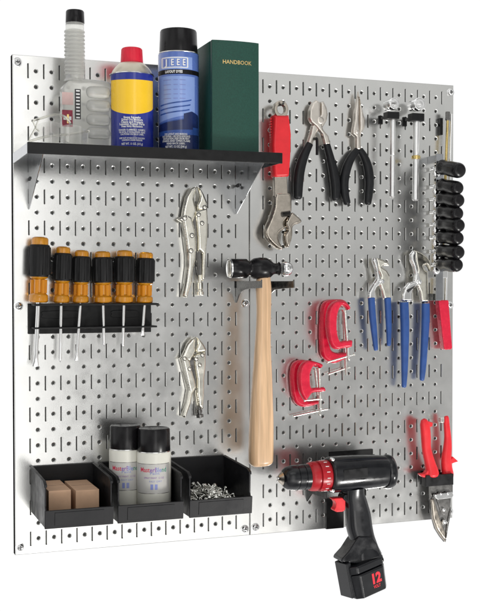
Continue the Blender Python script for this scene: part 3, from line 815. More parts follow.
grip(t, Dz, [(342, 292, i4(15)), (364, 330, i4(20)), (382, 385, i4(23)), (388, 450, i4(23)), (384, 510, i4(21)), (380, 550, i4(18))], d, 'grip', dep=.85)

# ================================================================== ratchets in black clips
R2z = Z(375, 88, 8); Rz = Z(365, 85, 4.7)
for hx, hy, hr, rodx, y0, y1, rr, c0, c1, lab, lab2, band in (
    (156, 124, 49, 130, 150, 530, 11, (103, 186), (196, 248), 'smaller chrome ratchet with round head, next to the long nose pliers', 'black clip gripping the smaller ratchet', False),
    (360, 128, 55, 241, 160, 545, 13, (300, 198), (396, 265), 'larger chrome ratchet with brass ring halfway down its shaft', 'black clip gripping the larger ratchet', True)):
    df = 1.9
    c = R2z([(hx, hy)], df)[0]; r = pxin(hr / 8, df)
    t = thing('ratchet', lab, 'ratchet', (c[0], df - .3, Rz([(rodx, y1)], 1.5)[0][1]), 'ratchets in clips')
    G().lathe((c[0], df - 1.15, c[1]), (0, 1, 0), [(0, r * .6), (.05, r * .9), (.5, r * .95), (.55, r * .86), (.62, r * .86), (.67, r), (1.05, r), (1.12, r * .95), (1.15, r * .85)], 36).build('head', t, 'chrome')
    g = G(); g.lathe((c[0], df, c[1]), (0, 1, 0), [(0, r * .80), (.03, r * .78), (.035, r * .66), (.015, r * .62), (.015, r * .42), (.05, r * .38), (.07, r * .2)], 32)
    g.build('face_plate', t, 'satinwhite')
    g = G(); g.box(c[0] - r * .5, c[0] + r * .1, df + .01, df + .09, c[1] - r * .1, c[1] + r * .12)
    g.build('reverse_switch', t, 'darksteel' if not band else 'satinwhite', bevel=.02)
    p0, p1 = Rz([(rodx, y0), (rodx - (2 if not band else 5), y1)], 1.5)
    r2 = pxin(rr / 4.7, 1.5) * 1.22
    L = p0[1] - p1[1]
    pr = [(0, r2 * 1.1), (L * .3, r2), (L * .46, r2), (L * .47, r2 * .85), (L * .48, r2 * 1.05)]
    pr += [(L * (.5 + .02 * k), r2 * (1.0 + .06 * (k % 2))) for k in range(22)] if not band else [(L * .55, r2), (L * .9, r2)]
    pr += [(L * .95, r2 * 1.1), (L * .985, r2 * 1.05), (L, r2 * .6)]
    G().lathe((p0[0], 1.5, p0[1]), (p1[0] - p0[0], 0, p1[1] - p0[1]), pr, 20).build('shaft', t, 'satinwhite')
    if band:
        q = Rz([(rodx - 2, 340)], 1.5)[0]
        G().lathe((q[0], 1.5, q[1] - .12), (0, 0, 1), [(0, r2 * 1.2), (.03, r2 * 1.4), (.2, r2 * 1.4), (.24, r2 * 1.2)], 20).build('ring', t, 'brass')
    q0, q1 = R2z([c0, c1], 1.95)
    g = G(); g.box(q0[0], q1[0], 1.2, 1.95, q1[1], q0[1]); g.box(q0[0] + .3, q0[0] + .45, .01, 1.25, q1[1] + .16, q0[1] - .14)
    g.box(q0[0] + .22, q0[0] + .55, .005, .1, q1[1] - .15, q0[1] - .02)
    tag(g.build('tool_clip', None, 'blackpl', bevel=.04), lab2, 'clip', 'black ratchet clips')

# ================================================================== nut driver rack, nut drivers
ys = [167.5, 185.5, 198.5, 211.5, 224, 237, 251, 264.5]
dh0, dh1 = 1.75, 4.3
xr, zt = at(441.5, 155, dh0); zb = at(441.5, 300, dh0)[1]
t = thing('nut_driver_rack', 'chrome strip rack holding a column of black nut drivers', 'tool rack', (xr, 0, zb))
g = G()
x0 = xr - .28
zs_ = [at(452, y, dh0)[1] for y in ys]
g.prism([(x0 - .02, zb), (x0 + .55, zb), (x0 + .55, zt + .1), (x0 - .02, zt + .1)], 1.45, 1.53)
g.build('strip', t, 'steel', bevel=.015)
for z in (zt - .2, zb + .2):
    G().prism([(x0 + .1, z - .25), (x0 + .45, z - .25), (x0 + .45, z + .25), (x0 + .1, z + .25)], .01, 1.45).build('standoff', t, 'steel', bevel=.02)
for z in zs_:
    G().lathe((x0 + .02, 1.5, z - .45), (0, 1, 0), [(-.02, .3), (.06, .28), (.12, .2), (.14, .05)], 18).build('strip_boss', t, 'chrome')
a_, b_ = at(439.7, 118, .3), at(442.5, 135, .3)
G().box(a_[0], b_[0], .02, .35, b_[1], a_[1]).build('mounting_tab', t, 'blackpl', bevel=.02)
names = ['topmost', 'second from the top', 'third from the top', 'fourth from the top', 'fifth from the top', 'third from the bottom', 'second from the bottom', 'bottommost']
for i, (y, z) in enumerate(zip(ys, zs_)):
    r = .55 if i == 0 else .50
    t = thing('nut_driver', 'black handled nut driver, %s of the column on the chrome rack' % names[i], 'nut driver', (xr, dh0, z - r), 'nut drivers on the chrome rack')
    L = dh1 - dh0 + (.12 if i == 0 else (-.12, 0, -.15, .05, -.1, .02, -.2)[i - 1])
    tl = -.19 + .022 * i + random.uniform(-.015, .015)
    A = (0, 1, tl)
    hnd = G().lathe((xr, dh0, z), A, [(0, r * .6), (.03, r * .9), (.12, r * 1.0), (.4, r * .96), (.7, r * .9), (1.0, r * .92), (1.3, r), (L - .35, r), (L - .2, r * .96), (L - .06, r * .84), (L, r * .7), (L + .02, r * .3)], 28)
    hnd.build('handle', t, 'capblack')
    G().lathe((xr, .25, z), (0, 1, 0), [(0, .16), (.5, .16), (.55, .1), (dh0 - .25, .1)], 14).build('shank', t, 'chrome')
    G().lathe((xr, dh0 - .16, z), (0, 1, 0), [(0, .2), (.02, .26), (.12, .26), (.17, .2)], 6).build('collar', t, 'chrome', smooth=20)

# ---- long tool with red handle, hanging behind the nut drivers
Rt = Z(425, 255, 5.82); d = .7
t = thing('long_reach_tool', 'long tool with two slim rods and flat red handle, behind nut drivers', 'hand tool', at(446, 349, d)[:1] + (d, at(446, 349, d)[1]))
G().prism(Rt([(67, 262), (126, 262), (148, 540), (140, 549), (104, 551), (98, 540)], d), d - .3, d + .3).build('handle', t, 'redpaint', bevel=.1, seg=3)
p0, p1 = Rt([(80, 90), (126, 135)], d)
G().box(p0[0], p1[0], d - .18, d + .18, p1[1], p0[1]).build('collar', t, 'chrome', bevel=.06)
for (xa, ya), (xb2, yb), r, k in (((447.6, 118), (440.6, 300), .10, 'brass'), ((451.4, 114), (445.4, 300), .10, 'chrome')):
    a_, b_ = at(xa, ya, d), at(xb2, yb, d)
    G().tube([(a_[0], d, a_[1]), (b_[0], d, b_[1])], r, 10).build('rod', t, k)
a_ = at(447.4, 113, d)
G().box(a_[0] - .14, a_[0] + .16, d - .1, d + .12, a_[1] - .55, a_[1] + .1).build('tip', t, 'darksteel', bevel=.04)

# ================================================================== groove joint pliers
S1 = Z(355, 245, 9.6); S0 = Z(345, 240, 3.94); d = .75
i3 = lambda u: pxin(u / 3.94)
def groove(lab, f, left, right, lg, rg, nut, nutr):
    zmin = min(S0([(x, y)], d)[0][1] for x, y, w in lg + rg)
    t = thing('groove_joint_pliers', lab, 'pliers', (S0([lg[-1][:2]], d)[0][0], d, zmin), 'blue handled groove joint pliers')
    G().pillow(f(left, d), d - .05, d + .24).build('jaw', t, 'chrome', bevel=.06, seg=3)
    G().pillow(f(right, d), d - .26, d + .03).build('jaw', t, 'nickel', bevel=.06, seg=3)
    p = f([nut], d)[0]
    g = G(); g.lathe((p[0], d + .2, p[1]), (0, 1, 0), [(0, nutr), (.12, nutr), (.14, nutr * .85)], 6); g.lathe((p[0], d + .32, p[1]), (0, 1, 0), [(0, nutr * .55), (.08, nutr * .5), (.1, nutr * .3)], 12)
    g.build('pivot_bolt', t, 'chrome', smooth=20)
    grip(t, S0, lg, d + .1, 'blue', e=2.6, dep=.8)
    grip(t, S0, rg, d - .1, 'blue', e=2.6, dep=.8)
    return t, f
groove('smaller groove joint pliers with short blue handles', S1,
    [(115, 520), (122, 450), (150, 400), (196, 330), (186, 230), (158, 150), (172, 118), (205, 130), (215, 180), (222, 260), (244, 320), (252, 365), (200, 410), (185, 440), (190, 520)],
    [(278, 520), (262, 440), (232, 360), (250, 300), (232, 250), (206, 160), (196, 130), (218, 122), (262, 136), (318, 160), (336, 184), (330, 200), (280, 196), (262, 210), (310, 240), (340, 290), (345, 400), (352, 520)],
    [(103, 228, i3(14)), (107, 290, i3(14)), (114, 360, i3(12.5)), (121, 430, i3(9))],
    [(167, 228, i3(14)), (170, 290, i3(13)), (172, 350, i3(11.5)), (172, 412, i3(8.5))], (245, 350), .17)
t, f = groove('larger groove joint pliers with long blue handles', Z(388, 240, 9.6),
    [(124, 590), (128, 520), (150, 460), (190, 410), (240, 390), (248, 330), (232, 250), (206, 190), (204, 140), (236, 100), (262, 112), (258, 180), (272, 250), (290, 330), (306, 380), (290, 430), (232, 470), (222, 520), (224, 590)],
    [(322, 600), (310, 500), (280, 430), (270, 360), (282, 290), (262, 200), (256, 120), (268, 96), (320, 118), (380, 160), (412, 205), (420, 250), (405, 300), (392, 262), (370, 236), (342, 250), (360, 290), (386, 300), (392, 400), (398, 600)],
    [(232, 245, i3(18)), (235, 330, i3(18)), (235, 430, i3(16)), (234, 520, i3(13)), (232, 575, i3(10))],
    [(317, 250, i3(17)), (316, 330, i3(17)), (311, 430, i3(15)), (306, 510, i3(13)), (303, 548, i3(10))], (285, 405), .2)
p0, p1 = f([(188, 492), (262, 440)], d + .25)
G().tube([(p0[0], d + .235, p0[1]), (p1[0], d + .235, p1[1])], (.12, .03), 10).build('groove_slot', t, 'dark')

# ================================================================== C clamps (two nested pairs)
def clamp(lab, f, outline, dd, th, srod, tbar, rr):
    low = min(p[1] for p in f([srod[1], tbar[0], tbar[1]], dd))
    t = thing('c_clamp', lab, 'clamp', (f([srod[1]], dd)[0][0], dd, low), 'red C clamps')
    G().pillow(cr(f(outline, dd), 3, True), dd - th, dd + th).build('frame', t, 'redpaint', bevel=.11, seg=4)
    a_, b_ = f(list(srod), dd)
    v = Vector((b_[0] - a_[0], 0, b_[1] - a_[1])); L = v.length
    pr = [(0, rr * 1.9), (.07, rr * 1.9), (.1, rr)]
    k = .14
    while k < L - .1:
        pr += [(k, rr), (k + .035, rr * 1.14)]; k += .07
    pr += [(L - .05, rr), (L, rr * .8)]
    G().lathe((a_[0], dd, a_[1]), (v.x, 0, v.z), pr, 14).build('screw', t, 'zinc')
    a_, b_ = f(list(tbar), dd)
    w = Vector((b_[0] - a_[0], 0, b_[1] - a_[1])); L = w.length
    G().lathe((a_[0], dd, a_[1]), (w.x, 0, w.z), [(0, .07), (.02, .1), (.06, .1), (.08, .065), (L - .08, .065), (L - .06, .1), (L - .02, .1), (L, .07)], 12).build('bar', t, 'zinc')
    return t
K1 = Z(312, 290, 6.78); K2 = Z(285, 350, 8.73)
clamp('larger of the red C clamps, behind another and flat against the board', K1,
    [(238, 92), (205, 66), (150, 64), (108, 70), (78, 90), (62, 150), (56, 300), (62, 420), (84, 468), (130, 494), (165, 492), (238, 452), (240, 424), (180, 428), (140, 418), (118, 390), (104, 300), (106, 170), (122, 112), (160, 96), (215, 112), (232, 122)], .42, .26,
    ((212, 132), (232, 578)), ((108, 572), (255, 522)), .115)
clamp('front red C clamp with open jaw, overlapping the larger one', K1,
    [(256, 118), (246, 134), (238, 132), (222, 112), (198, 104), (180, 128), (166, 180), (164, 270), (176, 330), (192, 350), (210, 346), (264, 340), (268, 362), (262, 386), (215, 392), (160, 402), (130, 376), (110, 320), (100, 222), (108, 142), (134, 92), (178, 72), (226, 82)], 1.75, .25,
    ((222, 136), (248, 478)), ((100, 491), (288, 436)), .12)
clamp('lower red C clamp with scuffed pale paint, flat against the board', K2,
    [(290, 118), (250, 100), (175, 88), (108, 92), (66, 130), (50, 205), (54, 310), (66, 400), (96, 468), (150, 496), (212, 490), (302, 462), (304, 440), (205, 448), (158, 420), (128, 350), (112, 270), (118, 180), (150, 136), (210, 128), (272, 150)], .42, .24,
    ((262, 160), (304, 575)), ((70, 580), (372, 516)), .095)
clamp('smallest front red C clamp, beside the hammer handle', K2,
    [(324, 128), (318, 150), (298, 156), (268, 130), (238, 146), (216, 198), (214, 282), (224, 328), (250, 332), (330, 324), (347, 338), (342, 360), (244, 370), (214, 396), (182, 440), (164, 430), (130, 362), (115, 262), (124, 172), (154, 116), (200, 90), (282, 108)], 1.55, .24,
    ((296, 158), (309, 520)), ((165, 441), (318, 428)), .1)

# ================================================================== tin snips and holder
N = Z(395, 405, 4.21); N1 = Z(410, 410, 8.73); N2 = Z(415, 470, 8.15); d = .95
a_, b_ = N([(128, 296), (243, 335)], 1.35)
t = thing('snips_holder', 'black open loop holder gripping the red handled snips', 'tool holder', ((a_[0] + b_[0]) / 2, 0, b_[1]))
g = G(); g.box(a_[0], b_[0], 1.3, 1.45, b_[1], a_[1]); g.box(a_[0], a_[0] + .12, .75, 1.3, b_[1], a_[1]); g.box(b_[0] - .12, b_[0], .6, 1.3, b_[1], a_[1]); g.box(a_[0] + .5, b_[0] - .5, .06, .6, b_[1] + .05, a_[1] - .05); g.box(a_[0], b_[0], .5, .62, b_[1], a_[1])
g.build('loop', t, 'blackpl', bevel=.03)
G().box(a_[0] + .3, b_[0] - .3, .01, .1, b_[1] - .1, a_[1] + .1).build('back_plate', t, 'blackpl', bevel=.02)
lo = N([(210, 578)], d)[0]
t = thing('tin_snips', 'tin snips with red handles and pointed steel blades hanging past board edge', 'snips', (lo[0], d, lo[1]))
def hand(lst, dd, name='handle'):
    P = []
    for x, y, w in lst:
        q = N1([(x, y)], dd)[0]; P.append((q[0], dd, q[1], pxin(w / 8.73) * 1.2))
    sm = cr(P, 5)
    return G().tube([p[:3] for p in sm], [(p[3], p[3] * .8) for p in sm], 18, 2.4).build(name, t, 'red', smooth=60)
h1 = hand([(110, 85, 18), (122, 108, 32), (132, 160, 38), (138, 240, 38), (142, 330, 36), (156, 400, 38), (174, 470, 42), (188, 530, 50), (190, 570, 54), (190, 600, 30)], d + .15)
G().prism(N1([(140, 520), (120, 550), (70, 555), (96, 584), (150, 592), (215, 590), (245, 548), (215, 520)], d + .15), d - .1, d + .4).build('guard', h1, 'red', bevel=.1, seg=3)
G().prism(N1([(130, 88), (192, 108), (188, 140), (170, 150), (140, 130)], d + .15), d, d + .3).build('latch_stop', h1, 'red', bevel=.06)
h2 = hand([(314, 52, 12), (316, 70, 20), (320, 140, 24), (328, 240, 28), (326, 330, 34), (316, 420, 40), (320, 500, 42), (330, 560, 44), (330, 590, 40)], d - .1)
G().prism(N1([(340, 420), (352, 426), (362, 402), (410, 446), (372, 458), (345, 470)], d - .1), d - .3, d + .1).build('guard', h2, 'red', bevel=.05)
p0, p1 = N1([(264, 62), (298, 110)], d)
G().box(p0[0], p1[0], d - .3, d + .05, p1[1], p0[1]).build('latch', t, 'zinc', bevel=.05)
G().prism(N([(146, 325), (242, 325), (242, 372), (160, 372), (148, 400)], d), d - .2, d + .05).build('shank_plate', t, 'darksteel', bevel=.03)
G().pillow(N2([(124, 232), (145, 200), (185, 180), (285, 168), (294, 215), (288, 330), (275, 400), (263, 460), (252, 530), (240, 588), (205, 545), (165, 480), (140, 390), (125, 320)], d), d - .22, d + .12).build('blade', t, 'darksteel', bevel=.05, seg=3)
G().pillow(N2([(118, 236), (142, 230), (165, 300), (190, 380), (214, 450), (237, 505), (240, 585), (203, 543), (162, 480), (132, 390)], d), d + .1, d + .26).build('blade', t, 'wrench')
G().pillow(N2([(284, 300), (286, 340), (275, 400), (263, 460), (252, 530), (241, 586), (239, 505), (244, 440), (258, 380), (270, 330)], d), d + .1, d + .24).build('blade', t, 'darksteel')
G().prism(N2([(138, 210), (150, 192), (285, 172), (296, 200), (284, 222), (165, 236)], d), d + .18, d + .34).build('link_bar', t, 'chrome', bevel=.05)
G().prism(N2([(165, 238), (282, 222), (268, 330), (230, 362), (200, 340)], d), d + .13, d + .2).build('web', t, 'darksteel', bevel=.02)
for x, y, r in ((165, 208, .11), (208, 196, .12), (264, 194, .14), (232, 326, .16), (240, 424, .2)):
    p = N2([(x, y)], d + .34)[0]
    G().lathe((p[0], d + .2, p[1]), (0, 1, 0), [(0, r), (.15, r), (.2, r * .8), (.23, r * .3)], 6 if r > .15 else 16).build('bolt', t, 'chrome')

# ================================================================== drill holder and drill
DR = Z(260, 435, 3.2); DD = Z(295, 445, 4.8); DC = Z(265, 440, 6); dd = 3.1
xa, za = DR([(60, 138)], dd)[0]; xb, zb = DR([(420, 117)], dd)[0]
zax = (za + zb) / 2
I = lambda u: pxin(u / 3.2, dd)
X = lambda x: DR([(x, 138 - (x - 60) * 21 / 360)], dd)[0][0]
t = thing('drill_holder', 'black steel bracket cradling the cordless drill', 'tool holder', ((xa + xb) / 2, 0, zax - 2))
z1 = zax - 1.12
q0, q1 = at(330, 453, .1), at(373, 464, .1)
G().box(q0[0], q1[0], .015, .1, q1[1] - .2, q0[1] + .1).build('back_plate', t, 'blackmetal', bevel=.015)
for x in (at(300, 490, .02)[0] + .55, at(345, 490, .02)[0]):
    G().prismx([(.02, z1 + 1.5), (.5, z1 + .2), (3.2, z1 - .02), (3.3, z1 + .12), (3.4, z1 + .12), (3.4, z1 - .4), (.9, z1 - .5), (.02, z1 - 1.2)], x - .04, x + .04).build('prong', t, 'blackmetal', bevel=.012)
q0, q1 = at(325.5, 499, .1), at(343, 527.5, .1)
G().box(q0[0], q1[0], .015, .25, q1[1], q0[1]).build('lower_plate', t, 'blackmetal', bevel=.03)

t = thing('cordless_drill', 'black cordless drill with red collar and 12 volt battery', 'drill', DR([(325, 515)], dd)[0][:1] + (dd, DR([(325, 515)], dd)[0][1]))
def ax(x0, pr, key, name, n=40, parent=None, sm=40):
    return G().lathe((X(x0), dd, zax), (1, 0, 0), [(X(x) - X(x0), I(r)) for x, r in pr], n).build(name, parent or t, key, smooth=sm)
ck = ax(62, [(70, 22), (76, 30), (84, 36), (104, 40), (112, 40), (113, 38), (116, 38), (117, 40), (134, 41), (135, 39), (138, 39), (139, 41), (158, 41), (160, 38)], 'drillblack', 'chuck')
ax(62, [(57, 8), (60, 12), (66, 18), (72, 24), (74, 24)], 'wrench', 'chuck_nose', parent=ck)
g = G()
for k in range(3):
    w = 2 * math.pi * k / 3 + .4
    g.tube([(X(56), dd + .1 * math.cos(w), zax + .1 * math.sin(w)), (X(66), dd + .2 * math.cos(w), zax + .2 * math.sin(w))], .08, 6)
g.build('chuck_jaw', ck, 'chrome')
cl = ax(150, [(152, 40), (155, 44), (162, 47), (176, 48), (177, 43), (183, 43), (184, 49), (212, 50.5), (216, 49)], 'darkred', 'clutch_collar', 48)
g = G()
for k in range(16):
    w = 2 * math.pi * k / 16
    rr = I(50) + .004
    g.tube([(X(196), dd + rr * math.cos(w), zax + rr * math.sin(w)), (X(206), dd + rr * math.cos(w), zax + rr * math.sin(w))], .028, 6)
g.build('torque_mark', cl, 'white')
P = []
for x, r, rz in ((216, 50, 50), (219, 56, 56), (235, 58, 58), (300, 57, 57), (360, 54, 54), (395, 51, 51), (402, 47, 47)):
    P.append((X(x), dd, zax + I(1.5 if x < 300 else 2.5), I(rz), I(r)))
sm = cr(P, 4)
by = G().tube([p[:3] for p in sm], [(p[3], p[4]) for p in sm], 40, 2.3).build('motor_housing', t, 'drillblack', smooth=60)
G().lathe((X(396), dd, zax + I(-1)), (1, 0, 0), [(0, I(53)), (I(6), I(56)), (I(16), I(57)), (I(24), I(54)), (I(29), I(46)), (I(31), I(20))], 40).build('rear_cap', t, 'drillblack')
pl = DR([(268, 112), (345, 104), (345, 136), (268, 142)], dd + 1.2)
G().prism(pl, dd + I(50), dd + I(58.5)).build('name_plate', by, 'blackpl', bevel=.03)
for x, y in ((226, 76), (226, 176)):
    g = G(); p = DR([(x, y)], dd + .6)[0]; g.lathe((p[0], dd + .7, p[1]), (0, 1, 0), [(0, .12), (.3, .12), (.32, .09)], 12)
    g.build('housing_bolt', by, 'chrome')
# handle
P = []
for x, y, w, b in ((296, 168, 34, .85), (298, 192, 35, .74), (306, 225, 38, .68), (312, 258, 42, .66), (316, 290, 43, .66), (324, 325, 41, .68), (330, 352, 44, .75), (333, 372, 50, .85), (335, 385, 54, .9)):
    q = DR([(x, y)], dd)[0]; P.append((q[0], dd + .05, q[1], I(w), b))
sm = cr(P, 4)
hd = G().tube([p[:3] for p in sm], [(p[3], p[4]) for p in sm], 28, 2.7).build('handle', t, 'drillblack', smooth=60)
G().prism(DR([(246, 400), (248, 390), (270, 366), (288, 338), (302, 318), (345, 318), (360, 340), (370, 366), (382, 388), (384, 398), (318, 408)], dd + .1), dd - .62, dd + .82).build('handle_foot', hd, 'drillblack', bevel=.2, seg=4)
P = []
for x, y, w, b in ((285, 206, 6, .2), (300, 240, 7, .3), (296, 285, 7, .3), (310, 330, 6, .22)):
    q = DR([(x, y)], dd + .6)[0]; P.append((q[0], dd + .60, q[1], I(w), .12))
G().prism(DD([(196, 254), (232, 252), (241, 262), (240, 310), (228, 320), (198, 322), (184, 312), (194, 298), (196, 280), (190, 268), (176, 258)], dd + .3), dd - .25, dd + .38).build('trigger', t, 'red', bevel=.07, seg=3)
G().prism(DR([(262, 186), (300, 186), (286, 206), (284, 240), (272, 215), (256, 200)], dd), dd - .5, dd + .5).build('trigger_guard', hd, 'drillblack', bevel=.08)
# battery: chamfered block, yawed and tilted with the grip
cb = DR([(326, 448)], dd)[0]
yaw, roll = math.radians(14), math.radians(11)
def bat(pts, z0, z1, name, key, parent, bevel, sc1=1.0):
    R = Matrix.Rotation(-roll, 3, 'Y') @ Matrix.Rotation(yaw, 3, 'Z')
    vs = []
    for z, k in ((z0, sc1), (z1, 1.0)):
        for x, y in pts:
            v = R @ Vector((x * k, y * k, z)); vs.append((cb[0] + v.x, -dd + v.y, cb[1] + v.z))
    n = len(pts); g = G(); g.add(vs, [tuple(range(n)), tuple(range(n, 2 * n))] + [(i, (i + 1) % n, n + (i + 1) % n, n + i) for i in range(n)])
    return g.build(name, parent, key, bevel=bevel, seg=3)
hx, hy = 1.46, 1.2
oct_ = lambda a, b, c: [(-a + c, -b), (a - c, -b), (a, -b + c), (a, b - c), (a - c, b), (-a + c, b), (-a, b - c), (-a, -b + c)]
bt = bat(oct_(hx, hy, .42), -1.15, .55, 'battery', 'drillblack', t, .12, .95)
bat(oct_(hx * 1.04, hy * .95, .4), .58, 1.15, 'battery_collar', 'drillblack', bt, .14)
bat([(-hx - .2, -.7), (-hx + .2, -.7), (-hx + .2, .6), (-hx - .2, .6)], -1.0, 1.45, 'release_latch', 'drillblack', bt, .06)
bat([(hx + .0, -.45), (hx + .26, -.35), (hx + .26, .35), (hx, .45)], .75, 1.3, 'release_button', 'drillblack', bt, .08)
R = Matrix.Rotation(-roll, 3, 'Y') @ Matrix.Rotation(yaw, 3, 'Z')
g = G()
for s_, size, z, wid, bold in (('12', .95, -.12, .78, .05), ('VOLT', .3, -.66, .62, .02)):
    vs, fs = text(s_, size, bold); w0 = max(v[0] for v in vs) - min(v[0] for v in vs)
    out = []
    for a, b in vs:
        zz_ = z + b
        k = .95 + .05 * (zz_ + 1.15) / 1.7
        v = R @ Vector((a * wid / w0 + .25, -hy * k - .012, zz_)); out.append((cb[0] + v.x, -dd + v.y, cb[1] + v.z))
    g.add(out, fs)
g.build('rating', bt, 'ledred')

# ================================================================== bins and their contents
fb = 5.45
fl = at(45.5, 529, fb)
ZB = fl[1]; BW, BH = 4.08, 2.95
bx = [at(45.5, 529, fb)[0], at(118.5, 525, fb)[0], at(190, 521, fb)[0]]
labs = ['black plastic bin holding two small cardboard boxes', 'black plastic bin holding two cream spray cans', 'black plastic bin holding a heap of loose screws']
for x, lab in zip(bx, labs):
    t = thing('storage_bin', lab, 'storage bin', (x + BW / 2, fb / 2, ZB), 'black plastic bins along the bottom')
    W_ = .09
    g = G()
    g.box(x + .1, x + BW - .1, .2, fb - .02, ZB, ZB + .09)
    g.box(x, x + BW, .12, .22, ZB, ZB + BH)
    side = [(.2, ZB), (fb - .08, ZB), (fb, ZB + 1.08), (fb - .18, ZB + 1.3), (fb - .12, ZB + BH - .32), (fb - .5, ZB + BH - .16), (.2, ZB + BH)]
    g.prismx(side, x, x + W_); g.prismx(side, x + BW - W_, x + BW)
    g.build('tray', t, 'binblack', bevel=.025)
    for s0, s1 in ((x - .06, x + .13), (x + BW - .13, x + BW + .06)):
        g = G(); g.prismx([(.15, ZB + BH - .1), (.15, ZB + BH + .02), (fb - .5, ZB + BH - .14), (fb - .06, ZB + BH - .32), (fb - .06, ZB + BH - .5), (fb - .55, ZB + BH - .27)], s0, s1)
        g.build('side_rim', t, 'binblack', bevel=.03)
    g = G(); g.prismx([(fb - .1, ZB - .02), (fb + .03, ZB - .02), (fb + .14, ZB + 1.1), (fb + .0, ZB + 1.1)], x - .05, x + BW + .05)
    fr = g.build('front_lip', t, 'binblack', bevel=.035)
    g = G(); g.prismx([(fb + .06, ZB + .15), (fb + .085, ZB + .15), (fb + .16, ZB + .95), (fb + .12, ZB + .95)], x + .55, x + BW - .55)
    g.build('label_holder', fr, 'binblack', bevel=.015)
    G().box(x + .05, x + BW - .05, .005, .12, ZB + BH - .5, ZB + BH - .06).build('hanger', t, 'binblack', bevel=.02)

# two cardboard boxes
b1 = Z(20, 455, 4.8)
df = 4.3
for (xl, xr_, yt, back), lab in (((138, 245, 170, 1.2), 'small plain cardboard box at the outer side of the bin'), ((268, 380, 168, 1.2), 'small plain cardboard box standing nearer the cream cans')):
    p, q = b1([(xl, yt + 3), (xr_, yt - 3)], df)
    ztop = (p[1] + q[1]) / 2
    g = G(); g.box(p[0], q[0], df - 3.7, df, ZB + .1, ztop)
    o = g.build('cardboard_box', None, 'card', bevel=.02)
    tag(o, lab, 'box', 'cardboard boxes in the bin')
    xm = (p[0] + q[0]) / 2
    G().box(p[0] + .06, q[0] - .06, df - 1.86, df - 1.84, ztop + .001, ztop + .006).build('flap_seam', o, 'dark')

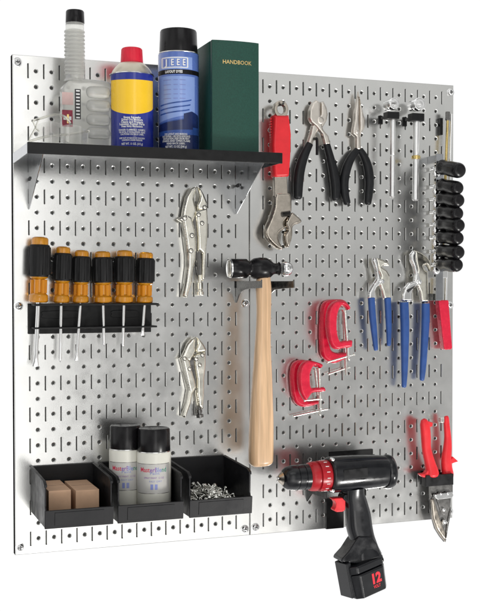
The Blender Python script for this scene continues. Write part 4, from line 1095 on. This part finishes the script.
# two cream spray cans
b2 = Z(95, 410, 4.8)
for xc, r_, ycap, yb, dc, lab, sh in ((147, 74, 70, 182, 2.3, 'cream spray can standing further back in the middle bin', -8), (283, 78, 84, 194, 3.5, 'cream spray can standing in front and nearer the screws bin', 0)):
    cx, _ = b2([(xc, 200)], dc)[0]
    r = pxin(r_ / 4.8, dc)
    zj = b2([(xc, yb)], dc)[0][1]; ztp = b2([(xc, ycap)], dc)[0][1]
    t = thing('spray_can', lab, 'spray can', (cx, dc, ZB + .1), 'cream spray cans in the bin')
    zb0 = ZB + .1
    G().lathe((cx, dc, zb0), (0, 0, 1), [(0, r * .95), (.05, r * .98), (.08, r), (zj - zb0 - .12, r), (zj - zb0 - .02, r * .95)], 48).build('body', t, 'cream')
    G().lathe((cx, dc, zj - .06), (0, 0, 1), [(0, r * .96), (.03, r * .985), (.08, r * .96)], 48).build('rim', t, 'tin')
    h = ztp - zj
    G().lathe((cx, dc, zj - .01), (0, 0, 1), [(0, r * .95), (.03, r * .965), (h * .93, r * .94), (h * .985, r * .9), (h, r * .84), (h - .03, r * .78), (h - .03, r * .02)], 48).build('cap', t, 'capblack')
    cy = Cyl(cx, dc, r, facing(cx, dc))
    zz = lambda y: b2([(xc, y)], dc + r)[0][1] + (0)
    off = sh
    g = G(); g.use('labelgrey'); cy.patch(g, -1.25 * r, 1.05 * r, zz(402 + off * 2), zz(262 + off), .005, 30)
    g.use('darksteel'); cy.patch(g, -1.25 * r, 1.05 * r, zz(404 + off * 2), zz(402 + off * 2), .006, 30); cy.patch(g, -1.25 * r, 1.05 * r, zz(262 + off), zz(260 + off), .006, 30)
    vs, fs = text('MasterBlend', .42, .012)
    w0 = max(v[0] for v in vs) - min(v[0] for v in vs)
    # colour each letter by where it stands: red, purple, green
    k = 1.75 / w0
    zt_ = zz(290 + off)
    for key, lo_, hi_ in (('printred', -9, -.2), ('printpurple', -.2, .18), ('printblue', .18, .52), ('printgreen', .52, 9)):
        g.use(key)
        sel = [f for f in fs if lo_ <= sum(vs[i][0] for i in f) / len(f) * k < hi_]
        ids = sorted({i for f in sel for i in f}); mp_ = {i: j for j, i in enumerate(ids)}
        if ids: g.add([cy.p(vs[i][0] * k - .05, zt_ + vs[i][1], .010) for i in ids], [tuple(mp_[i] for i in f) for f in sel])
    g.use('printblue'); cy.text(g, 'Paint', .24, .05, zz(306 + off), .010, .6)
    g.use('printpurple'); cy.text(g, 'SPRAY PAINT  12 OZ', .16, 0, zz(328 + off), .010, 1.3); 
    g.use('printblue'); cy.text(g, 'FAST DRY', .16, .1, zz(345 + off), .010, .8)
    cy.patch(g, -.22, -.05, zz(384 + off), zz(358 + off), .008, 4); cy.patch(g, .05, .22, zz(384 + off), zz(358 + off), .008, 4)
    g.build('label', t)

# heap of loose screws: every screw a thing of its own
sg = G()
sg.lathe((0, 0, 0), (0, 0, 1), [(0, .02), (.05, .045)] + [(.06 + .05 * k + o, r) for k in range(13) for o, r in ((0, .045), (.025, .065))] + [(.72, .055), (.86, .055)], 10)
proto = sg.build('shank', None, 'zinc')
me_s = proto.data; bpy.data.objects.remove(proto)
hg = G(); hg.lathe((0, 0, 0), (0, 0, 1), [(.84, .06), (.86, .16), (.92, .17), (.98, .12), (1.0, .05)], 14)
proto = hg.build('head', None, 'zinc'); me_h = proto.data; dz_h = .84; bpy.data.objects.remove(proto)
x3 = bx[2]
for k in range(120):
    u, v = random.random(), random.random()
    x = x3 + .45 + u * 3.25; dpt = .8 + v * 4.2
    hgt = .3 + 1.35 * (1 - abs(u - .45) * 1.5) * (1 - abs(v - .55) * .7) * (.55 + .45 * random.random())
    o = bpy.data.objects.new('loose_screw', None); COL.objects.link(o); o.empty_display_size = .005
    o.location = Vector((x, -dpt, ZB + .1 + max(.08, hgt))) * S
    o.rotation_euler = (math.radians(random.gauss(90, 24)), random.uniform(-.3, .3), random.uniform(0, 6.28))
    sc = random.uniform(.8, 1.15); o.scale = (sc, sc, sc)
    tag(o, 'shiny zinc screw lying loose in the heap inside the black bin', 'screw', 'loose screws heaped in the bin')
    a1 = bpy.data.objects.new('shank', me_s); COL.objects.link(a1); a1.parent = o; a1.location = (0, 0, -.4 * S)
    a2 = bpy.data.objects.new('head', me_h); COL.objects.link(a2); a2.parent = o; a2.location = (0, 0, (dz_h - .4) * S)
